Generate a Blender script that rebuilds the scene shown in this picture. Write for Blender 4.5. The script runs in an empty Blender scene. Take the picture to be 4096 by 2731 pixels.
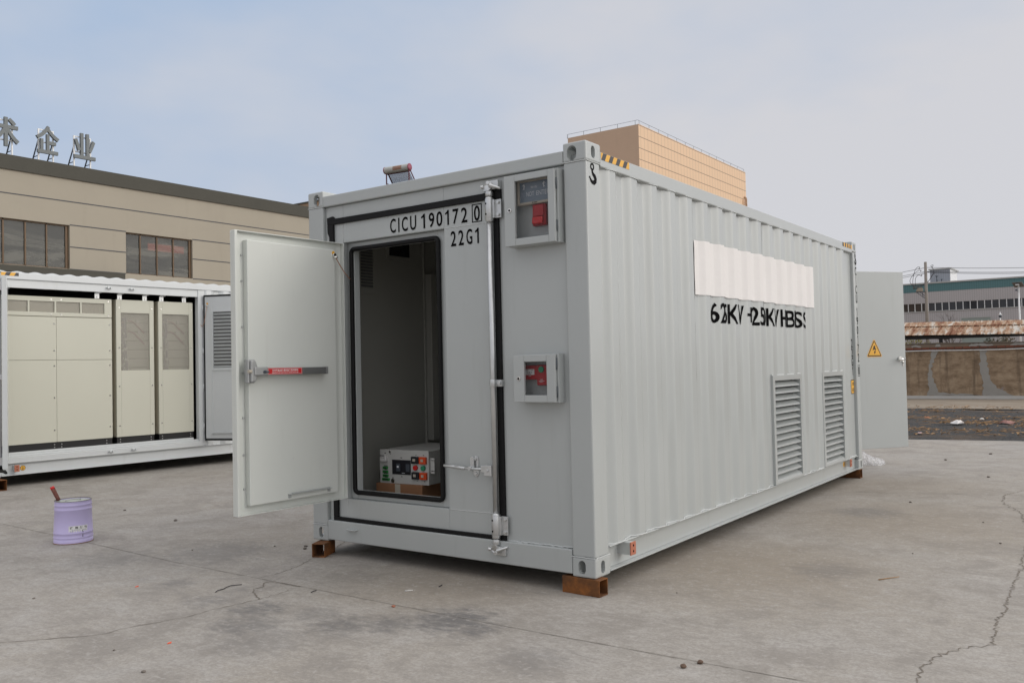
import bpy, bmesh, math, random
from mathutils import Vector, Matrix, noise
from math import sin, cos, pi, radians
S = bpy.context.scene
C = S.collection

# ------------------------------------------------------------------ camera, world, sun, exposure
cam = bpy.data.cameras.new('camera'); cam_o = bpy.data.objects.new('camera', cam); C.objects.link(cam_o)
cam.sensor_width = 36; cam.lens = 30.73; cam.clip_start = 0.05; cam.clip_end = 3000
_r = Vector((0.81134965, 0.58414943, -0.02193604)); _u = Vector((0.0343375, -0.01016478, 0.9993586)); _f = Vector((-0.58355178, 0.81158248, 0.02830542))
_m = Matrix((_r, _u, -_f)).transposed().to_4x4(); _m.translation = Vector((2.63114, -4.44826, 1.25653))
cam_o.matrix_world = _m
S.camera = cam_o

SUN_EL, SUN_AZ = radians(25), radians(24)          # azimuth measured from +x towards +y
sd = Vector((cos(SUN_EL) * cos(SUN_AZ), cos(SUN_EL) * sin(SUN_AZ), sin(SUN_EL)))
sun = bpy.data.lights.new('sun', 'SUN'); sun.energy = 0.5; sun.angle = radians(16); sun.color = (1, 0.93, 0.83)
sun_o = bpy.data.objects.new('sun', sun); C.objects.link(sun_o)
sun_o.rotation_euler = sd.to_track_quat('Z', 'Y').to_euler(); sun_o.location = (20, 10, 25)

W = bpy.data.worlds.new('World'); S.world = W; W.use_nodes = True
nt = W.node_tree; nt.nodes.clear()
def wn(t, **k):
    n = nt.nodes.new(t)
    for a, b in k.items(): setattr(n, a, b)
    return n
wo = wn('ShaderNodeOutputWorld'); bg = wn('ShaderNodeBackground'); bg.inputs[1].default_value = 0.1
sky = wn('ShaderNodeTexSky', sky_type='NISHITA', sun_disc=False, sun_elevation=SUN_EL, sun_rotation=pi / 2 - SUN_AZ, air_density=1.0, dust_density=2.0, ozone_density=1.0)
tc = wn('ShaderNodeTexCoord'); sep = wn('ShaderNodeSeparateXYZ'); nt.links.new(tc.outputs['Generated'], sep.inputs[0])
# thin cloud and haze: thicker towards the sun side and the horizon, wispy overhead
vdot = wn('ShaderNodeVectorMath', operation='DOT_PRODUCT'); vdot.inputs[1].default_value = (0.81, 0.585, 0.0); nt.links.new(tc.outputs['Generated'], vdot.inputs[0])
mp = wn('ShaderNodeMapping'); mp.inputs['Scale'].default_value = (1.0, 1.0, 2.2); mp.inputs['Location'].default_value = (0.35, 0.1, 0.0); nt.links.new(tc.outputs['Generated'], mp.inputs[0])
ns = wn('ShaderNodeTexNoise'); ns.inputs['Scale'].default_value = 3.4; ns.inputs['Detail'].default_value = 4; ns.inputs['Roughness'].default_value = 0.5; nt.links.new(mp.outputs[0], ns.inputs[0])
def wmath(op, a, b=None, clamp=False):
    n = wn('ShaderNodeMath', operation=op, use_clamp=clamp)
    for i, v in enumerate((a, b)):
        if v is None: continue
        if isinstance(v, (int, float)): n.inputs[i].default_value = v
        else: nt.links.new(v, n.inputs[i])
    return n.outputs[0]
vback = wn('ShaderNodeVectorMath', operation='DOT_PRODUCT'); vback.inputs[1].default_value = (0.3, -0.95, 0.0); nt.links.new(tc.outputs['Generated'], vback.inputs[0])
side = wmath('MULTIPLY_ADD', wmath('MAXIMUM', vdot.outputs['Value'], wmath('MULTIPLY', vback.outputs['Value'], 0.6)), 1.0); side.node.inputs[2].default_value = 0.86
low = wmath('MULTIPLY', wmath('SUBTRACT', wmath('MINIMUM', sep.outputs['Z'], 0.36), wmath('MULTIPLY', wmath('MAXIMUM', wmath('SUBTRACT', sep.outputs['Z'], 0.40), 0.0), 1.6)), -1.3)
cl = wmath('MULTIPLY_ADD', ns.outputs[0], 1.6); cl.node.inputs[2].default_value = -0.72
fac = wmath('ADD', wmath('ADD', side, low), cl, True)
hz = wn('ShaderNodeMix', data_type='RGBA'); hz.inputs['A'].default_value = (4.15, 5.3, 7.1, 1); hz.inputs['B'].default_value = (6.6, 6.62, 6.98, 1)
nt.links.new(fac, hz.inputs['Factor'])
glow = wn('ShaderNodeMapRange'); glow.interpolation_type = 'SMOOTHSTEP'; glow.inputs['From Min'].default_value = 0.12; glow.inputs['From Max'].default_value = 1.0; glow.inputs['To Max'].default_value = 2.2
vs = wn('ShaderNodeVectorMath', operation='DOT_PRODUCT'); vs.inputs[1].default_value = Vector((0.97, -0.02, 0.25)).normalized()[:]; nt.links.new(tc.outputs['Generated'], vs.inputs[0]); nt.links.new(vs.outputs['Value'], glow.inputs[0])
gl = wn('ShaderNodeVectorMath', operation='SCALE'); gl.inputs[0].default_value = (1.0, 0.96, 0.89); nt.links.new(glow.outputs[0], gl.inputs['Scale'])
glow2 = wn('ShaderNodeMapRange', interpolation_type='SMOOTHSTEP'); glow2.inputs['From Min'].default_value = 0.78; glow2.inputs['From Max'].default_value = 1.0; glow2.inputs['To Max'].default_value = 15.0
vs2 = wn('ShaderNodeVectorMath', operation='DOT_PRODUCT'); vs2.inputs[1].default_value = sd[:]; nt.links.new(tc.outputs['Generated'], vs2.inputs[0]); nt.links.new(vs2.outputs['Value'], glow2.inputs[0])
gl2 = wn('ShaderNodeVectorMath', operation='SCALE'); gl2.inputs[0].default_value = (1.0, 0.96, 0.90); nt.links.new(glow2.outputs[0], gl2.inputs['Scale'])
addh = wn('ShaderNodeVectorMath', operation='ADD'); nt.links.new(hz.outputs['Result'], addh.inputs[0]); nt.links.new(gl2.outputs[0], addh.inputs[1])
zen = wn('ShaderNodeMapRange', interpolation_type='SMOOTHSTEP'); zen.inputs['From Min'].default_value = 0.42; zen.inputs['From Max'].default_value = 1.0; zen.inputs['To Max'].default_value = 5.0
nt.links.new(sep.outputs['Z'], zen.inputs[0]); zc_ = wn('ShaderNodeVectorMath', operation='SCALE'); zc_.inputs[0].default_value = (1.0, 0.97, 0.92); nt.links.new(zen.outputs[0], zc_.inputs['Scale'])
addz = wn('ShaderNodeVectorMath', operation='ADD'); nt.links.new(addh.outputs[0], addz.inputs[0]); nt.links.new(zc_.outputs[0], addz.inputs[1])
addg = wn('ShaderNodeVectorMath', operation='ADD'); nt.links.new(addz.outputs[0], addg.inputs[0]); nt.links.new(gl.outputs[0], addg.inputs[1])
mixs = wn('ShaderNodeMix', data_type='RGBA'); mixs.inputs['Factor'].default_value = 0.95
nt.links.new(sky.outputs[0], mixs.inputs['A']); nt.links.new(addg.outputs[0], mixs.inputs['B'])
nt.links.new(mixs.outputs['Result'], bg.inputs[0]); nt.links.new(bg.outputs[0], wo.inputs[0])

S.view_settings.view_transform = 'Standard'; S.view_settings.look = 'None'; S.view_settings.exposure = 0.0; S.view_settings.gamma = 1.0
try: S.cycles.max_bounces = 8; S.cycles.transparent_max_bounces = 12
except Exception: pass

# ------------------------------------------------------------------ materials
MATS = {}
class NT:
    def __init__(s, name):
        s.m = bpy.data.materials.new(name); s.m.use_nodes = True; s.t = s.m.node_tree; s.b = s.t.nodes['Principled BSDF']
        s.co = s.t.nodes.new('ShaderNodeTexCoord').outputs['Object']
    def n(s, t, ins=None, **k):
        n = s.t.nodes.new(t)
        for a, b in k.items(): setattr(n, a, b)
        for a, b in (ins or {}).items(): s.set(n.inputs[a], b)
        return n
    def set(s, sock, v):
        if hasattr(v, 'links') or hasattr(v, 'is_output'): s.t.links.new(v, sock)
        else: sock.default_value = v
    def noise(s, scale, detail=4, rough=0.55, vec=None, stretch=None, dist=0.0):
        v = vec or s.co
        if stretch: v = s.n('ShaderNodeMapping', {0: v, 'Scale': stretch}).outputs[0]
        return s.n('ShaderNodeTexNoise', {'Vector': v, 'Scale': scale, 'Detail': detail, 'Roughness': rough, 'Distortion': dist}).outputs[0]
    def ramp(s, f, stops):
        r = s.n('ShaderNodeValToRGB', {0: f}); e = r.color_ramp.elements
        while len(e) < len(stops): e.new(0.5)
        for i, (p, c) in enumerate(stops):
            e[i].position = p; e[i].color = (c, c, c, 1) if isinstance(c, (int, float)) else (*c, 1)
        return r.outputs[0]
    def mix(s, f, a, b, mode='MIX'):
        n = s.n('ShaderNodeMix', data_type='RGBA', blend_type=mode)
        for k, v in (('Factor', f), ('A', a), ('B', b)): s.set(n.inputs[k], v if not isinstance(v, tuple) or len(v) == 4 else (*v, 1))
        return n.outputs['Result']
    def math(s, op, a, b=0.0, clamp=False): return s.n('ShaderNodeMath', {0: a, 1: b}, operation=op, use_clamp=clamp).outputs[0]
    def bump(s, h, strength=0.2, dist=0.01): s.set(s.b.inputs['Normal'], s.n('ShaderNodeBump', {'Height': h, 'Strength': strength, 'Distance': dist}).outputs[0])
    def coat(s, c, rough):
        s.b.inputs['Coat Weight'].default_value = 1.0; s.b.inputs['Coat Roughness'].default_value = rough * 0.55; return s.fin(c, rough, None, 0.5)
    def fin(s, col=None, rough=None, metal=None, spec=None):
        for k, v in (('Base Color', col), ('Roughness', rough), ('Metallic', metal), ('Specular IOR Level', spec)):
            if v is not None: s.set(s.b.inputs[k], (*v, 1) if isinstance(v, tuple) and len(v) == 3 else v)
        return s.m
def simple(name, col, rough=0.5, metal=0.0, var=0.06, scale=6.0, bump=0.0, bscale=40.0, spec=0.5):
    t = NT(name)
    d = tuple(c * (1 - var) for c in col); l = tuple(min(1, c * (1 + var)) for c in col)
    c = t.mix(t.noise(scale, 5), d, l)
    if bump: t.bump(t.noise(bscale, 3), bump, 0.004)
    return t.fin(c, rough, metal, spec)
def paint(name, col, rough=0.42, dirt=(0.42, 0.41, 0.38)):
    t = NT(name)
    f = t.noise(1.3, 5, 0.6); c = t.mix(t.ramp(f, [(0.3, 0.0), (0.75, 1.0)]), tuple(x * 0.965 for x in col), tuple(min(1, x * 1.02) for x in col))
    st = t.ramp(t.noise(3.0, 6, 0.65, stretch=(3.0, 3.0, 0.35)), [(0.58, 0.0), (0.85, 0.28)])
    c = t.mix(st, c, tuple(a * b * 1.6 for a, b in zip(col, dirt)))
    spk = t.ramp(t.noise(55, 2), [(0.76, 0.0), (0.8, 0.35)]); c = t.mix(spk, c, (0.33, 0.32, 0.3))
    t.bump(t.math('ADD', t.noise(2.2, 2), t.math('MULTIPLY', t.noise(180, 2), 0.04)), 0.2, 0.008)
    return t.fin(c, t.math('MULTIPLY_ADD', f, 0.16), None, 0.4) if False else t.coat(c, rough)
M = {}
M['paint'] = paint('light_grey_paint', (0.418, 0.442, 0.438))
M['paint_b'] = paint('pale_grey_paint', (0.60, 0.625, 0.635))
M['panel_in'] = paint('inner_door_paint', (0.665, 0.69, 0.655), 0.46)
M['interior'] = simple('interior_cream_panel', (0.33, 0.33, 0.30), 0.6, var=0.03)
M['bead'] = simple('weld_bead_paint', (0.56, 0.58, 0.575), 0.4, var=0.04, bump=0.5, bscale=70)
M['rubber'] = simple('black_rubber', (0.006, 0.006, 0.0065), 0.6, var=0.25, bump=0.3, bscale=25, spec=0.25)
M['black'] = simple('black_print', (0.005, 0.005, 0.0055), 0.9, var=0.1, spec=0.05)
M['print'] = simple('soft_black_print', (0.014, 0.014, 0.015), 0.9, var=0.1, spec=0.08)
M['galv'] = simple('galvanised_steel', (0.62, 0.63, 0.63), 0.34, 0.85, var=0.16, scale=14, bump=0.25, bscale=60)
M['steel'] = simple('brushed_steel', (0.50, 0.50, 0.50), 0.3, 0.9, var=0.08)
M['chrome'] = simple('chrome', (0.75, 0.74, 0.71), 0.16, 1.0, var=0.03)
M['alu'] = simple('cast_aluminium', (0.42, 0.43, 0.43), 0.42, 0.6, var=0.05)
M['darkbar'] = simple('dark_grey_bar', (0.16, 0.165, 0.165), 0.35, 0.3, var=0.05)
M['red'] = simple('red_label', (0.55, 0.012, 0.015), 0.4, var=0.06)
M['redplastic'] = simple('red_plastic', (0.42, 0.012, 0.016), 0.3, var=0.06)
M['redlight'] = simple('red_lens', (0.62, 0.02, 0.02), 0.15, var=0.05)
M['white'] = simple('white_print', (0.78, 0.78, 0.78), 0.5, var=0.03)
M['yellow'] = simple('yellow_sticker', (0.78, 0.42, 0.055), 0.45, var=0.05)
M['brown'] = simple('dark_brown_print', (0.035, 0.022, 0.012), 0.5, var=0.1)
M['tape_dark'] = simple('dark_tape', (0.055, 0.05, 0.052), 0.5, var=0.1)
M['copper'] = simple('copper_plate', (0.46, 0.17, 0.105), 0.5, 0.25, var=0.12, scale=30)
M['wire_cu'] = simple('copper_wire', (0.45, 0.21, 0.12), 0.4, 0.4, var=0.1)
M['cream'] = simple('cream_powder_coat', (0.565, 0.56, 0.475), 0.5, var=0.025, scale=2)
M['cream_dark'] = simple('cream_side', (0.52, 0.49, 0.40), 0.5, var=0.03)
M['blacksteel'] = simple('black_steel', (0.008, 0.008, 0.009), 0.5, var=0.2)
M['beige'] = simple('beige_plastic', (0.50, 0.45, 0.37), 0.45, var=0.04)
M['signblue'] = simple('unlit_sign_face', (0.21, 0.26, 0.32), 0.25, var=0.06)
M['signtext'] = simple('sign_lettering', (0.70, 0.72, 0.75), 0.4, var=0.05)
M['signdim'] = simple('sign_dim_lettering', (0.30, 0.34, 0.40), 0.4, var=0.05)
M['green'] = simple('green_plastic', (0.02, 0.26, 0.13), 0.35, var=0.1)
M['greenlabel'] = simple('green_connector', (0.03, 0.25, 0.05), 0.4, var=0.1)
M['orange'] = simple('orange_plastic', (0.68, 0.07, 0.012), 0.35, var=0.06)
M['blackplastic'] = simple('black_plastic', (0.02, 0.02, 0.024), 0.32, var=0.15)
M['whiteplastic'] = simple('white_plastic', (0.66, 0.65, 0.63), 0.4, var=0.04)
M['boxgrey'] = simple('control_box_grey', (0.54, 0.54, 0.515), 0.45, var=0.03)
M['carton'] = simple('brown_cardboard', (0.30, 0.15, 0.075), 0.8, var=0.14, scale=5, bump=0.2)
M['cartonprint'] = simple('carton_grey_label', (0.33, 0.34, 0.33), 0.7, var=0.08)
M['lilac'] = simple('lilac_paint', (0.56, 0.50, 0.78), 0.33, var=0.04, scale=5, bump=0.08, bscale=12)
M['lid'] = simple('tin_lid', (0.50, 0.53, 0.48), 0.38, 0.35, var=0.2, scale=16)
M['rim'] = simple('tin_rim', (0.20, 0.19, 0.15), 0.4, 0.5, var=0.3, scale=30)
M['rimrust'] = simple('rusty_rim', (0.30, 0.17, 0.08), 0.6, 0.2, var=0.3, scale=30)
M['maroon'] = simple('maroon_steel', (0.135, 0.045, 0.06), 0.5, 0.1, var=0.25, scale=6)
M['maroon_end'] = simple('maroon_end_cap', (0.30, 0.07, 0.11), 0.5, var=0.12)
M['tube'] = simple('dark_glass_tube', (0.012, 0.012, 0.015), 0.08, 0.2, var=0.2)
M['whitesteel'] = simple('white_steel', (0.72, 0.73, 0.74), 0.45, 0.1, var=0.06)
M['darksteel'] = simple('dark_steel', (0.09, 0.105, 0.125), 0.5, 0.3, var=0.15)
M['signgrey'] = simple('perforated_letter_face', (0.135, 0.15, 0.155), 0.5, 0.2, var=0.22, scale=9)
M['parapet'] = simple('dark_parapet', (0.072, 0.069, 0.056), 0.8, var=0.12, scale=1.2)
M['mullion'] = simple('brown_window_frame', (0.12, 0.075, 0.04), 0.45, 0.2, var=0.2)
M['joint'] = simple('wall_joint', (0.075, 0.08, 0.09), 0.8, var=0.1)
M['teal'] = simple('teal_cladding', (0.078, 0.17, 0.185), 0.5, var=0.06, scale=1.0)
M['fascia'] = simple('grey_trim', (0.42, 0.42, 0.41), 0.55, var=0.08)
M['darkglass'] = simple('dark_factory_glass', (0.02, 0.022, 0.027), 0.08, var=0.4, scale=0.9)
M['concpole'] = simple('weathered_concrete_pole', (0.25, 0.225, 0.20), 0.85, var=0.15, scale=3)
M['cable'] = simple('black_cable', (0.03, 0.03, 0.035), 0.6, var=0.1)
M['insul'] = simple('brown_insulator', (0.10, 0.07, 0.055), 0.3, var=0.3, scale=8)
M['transformer'] = simple('rusty_transformer', (0.33, 0.28, 0.22), 0.6, var=0.35, scale=4)
M['gwall'] = simple('green_grey_door', (0.27, 0.31, 0.29), 0.6, var=0.06)
M['darkwood'] = simple('dark_beam', (0.022, 0.021, 0.019), 0.8, var=0.3)
M['cement'] = simple('grey_cement_patch', (0.30, 0.29, 0.27), 0.9, var=0.14, scale=4, bump=0.4, bscale=25)
M['skirt'] = simple('pale_cement_skirt', (0.40, 0.39, 0.37), 0.9, var=0.12, scale=3)
M['straw'] = simple('dry_straw', (0.36, 0.22, 0.11), 0.9, var=0.4, scale=20)
M['stone'] = simple('pebble_stone', (0.17, 0.15, 0.13), 0.9, var=0.4, scale=40)
M['brownchip'] = simple('brown_chip', (0.13, 0.085, 0.06), 0.9, var=0.3, scale=40)
M['orangescrap'] = simple('orange_plastic_scrap', (0.75, 0.12, 0.05), 0.6, var=0.1)
M['crack'] = simple('dark_crack', (0.19, 0.165, 0.138), 1.0, var=0.25, scale=9)  # dark brown-grey tone of the thin crack ribbons
M['seam'] = simple('slab_joint_fill', (0.21, 0.19, 0.165), 1.0, var=0.25, scale=5)
M['roof_tan'] = simple('tan_render', (0.34, 0.23, 0.15), 0.85, var=0.06)
M['bark'] = simple('bare_bark', (0.13, 0.11, 0.10), 0.9, var=0.3)
M['module'] = simple('grey_battery_module', (0.62, 0.61, 0.54), 0.5, var=0.1, scale=10)
M['cablered'] = simple('red_cable', (0.36, 0.17, 0.19), 0.45, var=0.15)
M['cableviolet'] = simple('violet_cable', (0.27, 0.25, 0.33), 0.45, var=0.2)
M['ledred'] = None
def m_ledred():
    t = NT('lit_red_display'); t.b.inputs['Emission Color'].default_value = (0.9, 0.16, 0.09, 1); t.b.inputs['Emission Strength'].default_value = 2.2
    return t.fin((0.3, 0.05, 0.04), 0.5)
M['ledred'] = m_ledred()
def m_glass(name, tint, alpha, rough=0.04):
    t = NT(name); t.fin(tint, rough, None, 0.5)
    tr = t.n('ShaderNodeBsdfTransparent'); mx = t.n('ShaderNodeMixShader', {0: alpha})
    t.t.links.new(tr.outputs[0], mx.inputs[1]); t.t.links.new(t.b.outputs[0], mx.inputs[2])
    t.t.links.new(mx.outputs[0], t.t.nodes['Material Output'].inputs[0]); return t.m
M['glass'] = m_glass('cabinet_glass', (0.05, 0.055, 0.06), 0.14)
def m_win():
    t = NT('tinted_glass_reflections'); c = t.mix(t.ramp(t.noise(0.9, 6, 0.6, stretch=(1, .5, 2.2), dist=.8), [(0.42, 0.0), (0.6, 1.0)]), (0.06, 0.062, 0.058), (0.15, 0.148, 0.13)); t.fin(c, 0.07, None, 0.5)  # banded lighter and darker tones in the colour stand in for reflections
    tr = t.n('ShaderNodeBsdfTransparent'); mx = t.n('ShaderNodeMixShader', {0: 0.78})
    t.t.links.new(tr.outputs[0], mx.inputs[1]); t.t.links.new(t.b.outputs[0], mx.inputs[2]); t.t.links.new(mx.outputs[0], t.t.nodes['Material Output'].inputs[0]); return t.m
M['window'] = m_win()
M['mesh'] = m_glass('perforated_sheet', (0.45, 0.43, 0.37), 0.42, 0.5)
M['lamp_panel'] = simple('solar_panel_underside', (0.15, 0.14, 0.135), 0.5, var=0.1)
def m_bag():
    t = NT('clear_plastic_film'); t.fin((0.75, 0.75, 0.77), 0.18, None, 0.6)
    t.bump(t.noise(11, 3, 0.55, dist=2.0), 0.45, 0.02)
    tr = t.n('ShaderNodeBsdfTransparent'); f = t.ramp(t.noise(14, 4, 0.6, dist=2.0), [(0.4, 0.22), (0.66, 0.75)])
    mx = t.n('ShaderNodeMixShader', {0: f}); t.t.links.new(tr.outputs[0], mx.inputs[1]); t.t.links.new(t.b.outputs[0], mx.inputs[2])
    t.t.links.new(mx.outputs[0], t.t.nodes['Material Output'].inputs[0]); return t.m
M['bag'] = m_bag()
def m_paper():
    t = NT('white_paper'); t.bump(t.math('ADD', t.noise(5, 3, 0.5, dist=3.0, stretch=(1, 1, 2.2)), t.math('MULTIPLY', t.ramp(t.noise(24, 2, dist=2.5, stretch=(1, 1, 2.5)), [(0.62, 0.0), (0.7, 1.0)]), 0.25)), 0.13, 0.02)
    return t.fin(t.mix(t.noise(2.5), (0.73, 0.705, 0.695), (0.79, 0.77, 0.76)), 0.6)
M['paper'] = m_paper()
def m_rust():
    t = NT('rusty_steel'); f = t.noise(9, 6, 0.65)
    c = t.ramp(f, [(0.3, (0.055, 0.028, 0.014)), (0.52, (0.16, 0.062, 0.018)), (0.72, (0.30, 0.105, 0.022))])
    t.bump(t.noise(70, 4), 0.4, 0.003); return t.fin(c, 0.85, 0.1)
M['rust'] = m_rust()
def m_roofrust():
    t = NT('rusted_tin_roof')
    f = t.math('ADD', t.noise(1.6, 6, 0.7, stretch=(2.2, 0.75, 0.75)), t.math('MULTIPLY', t.noise(7, 4, 0.7, stretch=(2.0, 0.6, 0.6)), 0.35))
    c = t.ramp(f, [(0.55, (0.58, 0.55, 0.50)), (0.65, (0.42, 0.28, 0.18)), (0.76, (0.235, 0.10, 0.05)), (0.92, (0.16, 0.06, 0.03))])
    return t.fin(c, 0.8)
M['roofrust'] = m_roofrust()
STAINS = [(-2.49, -1.11, .16, .55), (-2.78, -1.18, .13, .35), (-1.52, -1.23, .22, .6), (-.88, -1.19, .25, .6), (-1.15, -1.12, .2, .4), (-.66, -1.03, .22, .6), (-.42, -.8, .30, .95), (-.25, -.85, .22, .7), (-1.32, -1.46, .25, .5), (-1.94, -1.27, .2, .4),
          (-3.1, -.35, .5, .35), (.95, 1.32, .3, .3), (.6, 3.67, .35, .4), (-2.0, -1.0, .15, .35), (-1.0, -1.6, .3, .3), (.3, -1.1, .25, .3), (-3.6, -.9, .4, .3)]
def m_concrete():
    t = NT('worn_concrete')
    a = t.noise(0.55, 5, 0.6); b = t.noise(2.6, 6, 0.62, stretch=(1, 1.0, 1), dist=0.6); g = t.noise(75, 3, 0.7); h = t.noise(11, 5, 0.65, stretch=(1.0, 2.2, 1))
    c = t.mix(t.ramp(a, [(0.3, 0.0), (0.7, 1.0)]), (0.372, 0.338, 0.292), (0.378, 0.358, 0.335))
    c = t.mix(t.ramp(b, [(0.38, 0.95), (0.52, 0.0)]), c, (0.295, 0.272, 0.245))
    c = t.mix(t.ramp(b, [(0.54, 0.0), (0.72, 0.75)]), c, (0.45, 0.43, 0.405))
    c = t.mix(t.ramp(h, [(0.35, 0.45), (0.5, 0.0)]), c, (0.262, 0.245, 0.225))
    c = t.mix(t.ramp(h, [(0.56, 0.0), (0.7, 0.4)]), c, (0.47, 0.452, 0.43))
    sc = t.ramp(t.noise(4.5, 3, 0.5, stretch=(1.4, 7.0, 1), dist=1.2), [(0.66, 0.0), (0.72, 0.35)]); c = t.mix(sc, c, (0.50, 0.48, 0.45))
    dist = t.math('MULTIPLY', t.math('SUBTRACT', t.noise(9, 6, 0.7, stretch=(1, 2.0, 1)), 0.5), 2.2)
    tan = None
    for (x, y, r, s) in ((.5, 1.2, 1.5, .7), (.9, 3.4, 1.8, .6), (-.9, -.15, 1.1, .55), (.4, 5.4, 1.6, .5), (-3.2, .5, 1.4, .35)):
        d = t.n('ShaderNodeVectorMath', {0: t.n('ShaderNodeMapping', {0: t.co, 'Location': (-x, -y, 0.0)}).outputs[0]}, operation='LENGTH').outputs['Value']
        k = t.n('ShaderNodeMapRange', {0: t.math('ADD', t.math('DIVIDE', d, r), t.math('MULTIPLY', dist, .25)), 1: 1.0, 2: 0.1, 3: 0.0, 4: s}, interpolation_type='SMOOTHSTEP').outputs[0]
        tan = k if tan is None else t.math('MAXIMUM', tan, k)
    c = t.mix(tan, c, (0.285, 0.238, 0.182))
    tot = None
    for (x, y, r, s) in STAINS:
        d = t.n('ShaderNodeVectorMath', {0: t.n('ShaderNodeMapping', {0: t.co, 'Location': (-x, -y, 0.0), }).outputs[0]}, operation='LENGTH').outputs['Value']
        q = t.math('ADD', t.math('DIVIDE', d, r), dist)
        k = t.n('ShaderNodeMapRange', {0: q, 1: 1.15, 2: 0.3, 3: 0.0, 4: min(1.0, s * 1.35)}, interpolation_type='SMOOTHSTEP').outputs[0]
        tot = k if tot is None else t.math('MAXIMUM', tot, k)
    c = t.mix(tot, c, (0.15, 0.146, 0.145))
    sp = t.ramp(t.noise(38, 2, 0.6), [(0.72, 0.0), (0.77, 0.6)]); c = t.mix(sp, c, (0.11, 0.098, 0.085))
    c = t.mix(t.ramp(g, [(0.42, 0.42), (0.6, 0.0)]), c, (0.225, 0.205, 0.185)); c = t.mix(t.ramp(t.noise(24, 4, 0.7), [(0.55, 0.0), (0.7, 0.45)]), c, (0.47, 0.445, 0.42))
    t.bump(t.math('ADD', t.math('MULTIPLY', g, 0.4), h), 0.35, 0.006)
    return t.fin(c, 0.82, None, 0.35)
M['concrete'] = m_concrete()
def m_dirt():
    t = NT('bare_earth'); c = t.ramp(t.noise(0.8, 6), [(0.3, (0.15, 0.12, 0.09)), (0.7, (0.24, 0.20, 0.155))]); t.bump(t.noise(9, 5), 0.5, 0.03); return t.fin(c, 0.95)
M['dirt'] = m_dirt()
def m_path():
    t = NT('dusty_path'); c = t.ramp(t.noise(0.9, 6, 0.6, stretch=(0.6, 1.6, 1)), [(0.3, (0.21, 0.17, 0.13)), (0.55, (0.27, 0.225, 0.175)), (0.75, (0.32, 0.285, 0.24))]); t.bump(t.noise(30, 4), 0.3, 0.01); return t.fin(c, 0.92)
M['path'] = m_path()
def m_gravel():
    t = NT('dark_gravel'); f = t.noise(0.8, 5, 0.65, dist=0.5)
    c = t.mix(t.ramp(f, [(0.5, 0.0), (0.66, 1.0)]), (0.034, 0.034, 0.035), (0.105, 0.068, 0.04))
    c = t.mix(t.ramp(t.noise(24, 3), [(0.45, 0.0), (0.7, 0.7)]), c, (0.11, 0.105, 0.1))
    t.bump(t.noise(34, 4, 0.7), 1.0, 0.03); return t.fin(c, 0.9)
M['gravel'] = m_gravel()
def m_render(name, col, joints=None):
    t = NT(name); c = t.mix(t.noise(0.7, 6, 0.6), tuple(x * 0.93 for x in col), tuple(x * 1.05 for x in col))
    c = t.mix(t.ramp(t.noise(1.4, 5, 0.6, stretch=(1.5, 1.5, 0.25)), [(0.55, 0.0), (0.8, 0.25)]), c, tuple(x * 0.72 for x in col))
    t.bump(t.noise(60, 3), 0.15, 0.004); return t.fin(c, 0.85)
M['stucco'] = m_render('grey_beige_stucco', (0.385, 0.348, 0.283))
M['orange_wall'] = m_render('brown_orange_render', (0.60, 0.43, 0.31))
def m_tiles():
    t = NT('orange_panel_tiles'); s = t.n('ShaderNodeSeparateXYZ', {0: t.co})
    def line(v, pitch, off, w):
        q = t.math('FRACT', t.math('DIVIDE', t.math('ADD', v, off), pitch)); return t.math('LESS_THAN', q, w / pitch)
    ln = t.math('MAXIMUM', t.math('MULTIPLY', line(s.outputs[1], 0.545, 100.0, 0.05), 0.45), line(s.outputs[2], 0.80, 100.0 + 0.33, 0.055))
    c = t.mix(t.noise(0.5, 5), (0.74, 0.52, 0.34), (0.80, 0.57, 0.38))
    c = t.mix(ln, c, (0.30, 0.20, 0.14)); return t.fin(c, 0.6)
M['tiles'] = m_tiles()
def m_clad(name, col, axis=0, pitch=0.22):
    t = NT(name); s = t.n('ShaderNodeSeparateXYZ', {0: t.co}); q = t.math('FRACT', t.math('DIVIDE', t.math('ADD', s.outputs[axis], 200.0), pitch))
    l = t.math('LESS_THAN', q, 0.17); c = t.mix(t.noise(0.35, 5, stretch=(1, 1, 0.3)), tuple(x * 0.92 for x in col), tuple(x * 1.05 for x in col)); c = t.mix(l, c, tuple(x * 0.72 for x in col)); return t.fin(c, 0.55)
M['clad'] = m_clad('grey_ribbed_cladding', (0.44, 0.42, 0.425))
M['clad_teal'] = m_clad('teal_ribbed_cladding', (0.085, 0.19, 0.205))
M['clad_tower'] = m_clad('blue_grey_ribbed_cladding', (0.30, 0.325, 0.37), 0, 0.24)
def m_oldwall():
    t = NT('stained_old_render')
    f = t.noise(2.6, 8, 0.7, stretch=(.8, 1, 1.5), dist=0.15)
    c = t.ramp(f, [(0.3, (0.13, 0.093, 0.06)), (0.45, (0.25, 0.18, 0.118)), (0.6, (0.35, 0.265, 0.18)), (0.75, (0.46, 0.385, 0.29))])
    st = t.ramp(t.noise(2.2, 5, 0.6, stretch=(2.5, 1, 0.22)), [(0.52, 0.0), (0.75, 0.75)]); c = t.mix(st, c, (0.085, 0.06, 0.042))
    bl = t.ramp(t.noise(3.0, 4, 0.6, stretch=(1, 1, 0.6)), [(0.64, 0.0), (0.74, 0.7)]); c = t.mix(bl, c, (0.25, 0.245, 0.28))
    t.bump(t.noise(14, 5), 0.5, 0.02); return t.fin(c, 0.95)
M['oldwall'] = m_oldwall()
M['coping'] = simple('grey_brown_coping', (0.20, 0.155, 0.115), 0.95, var=0.3, scale=2.5, bump=0.5, bscale=15)
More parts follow.
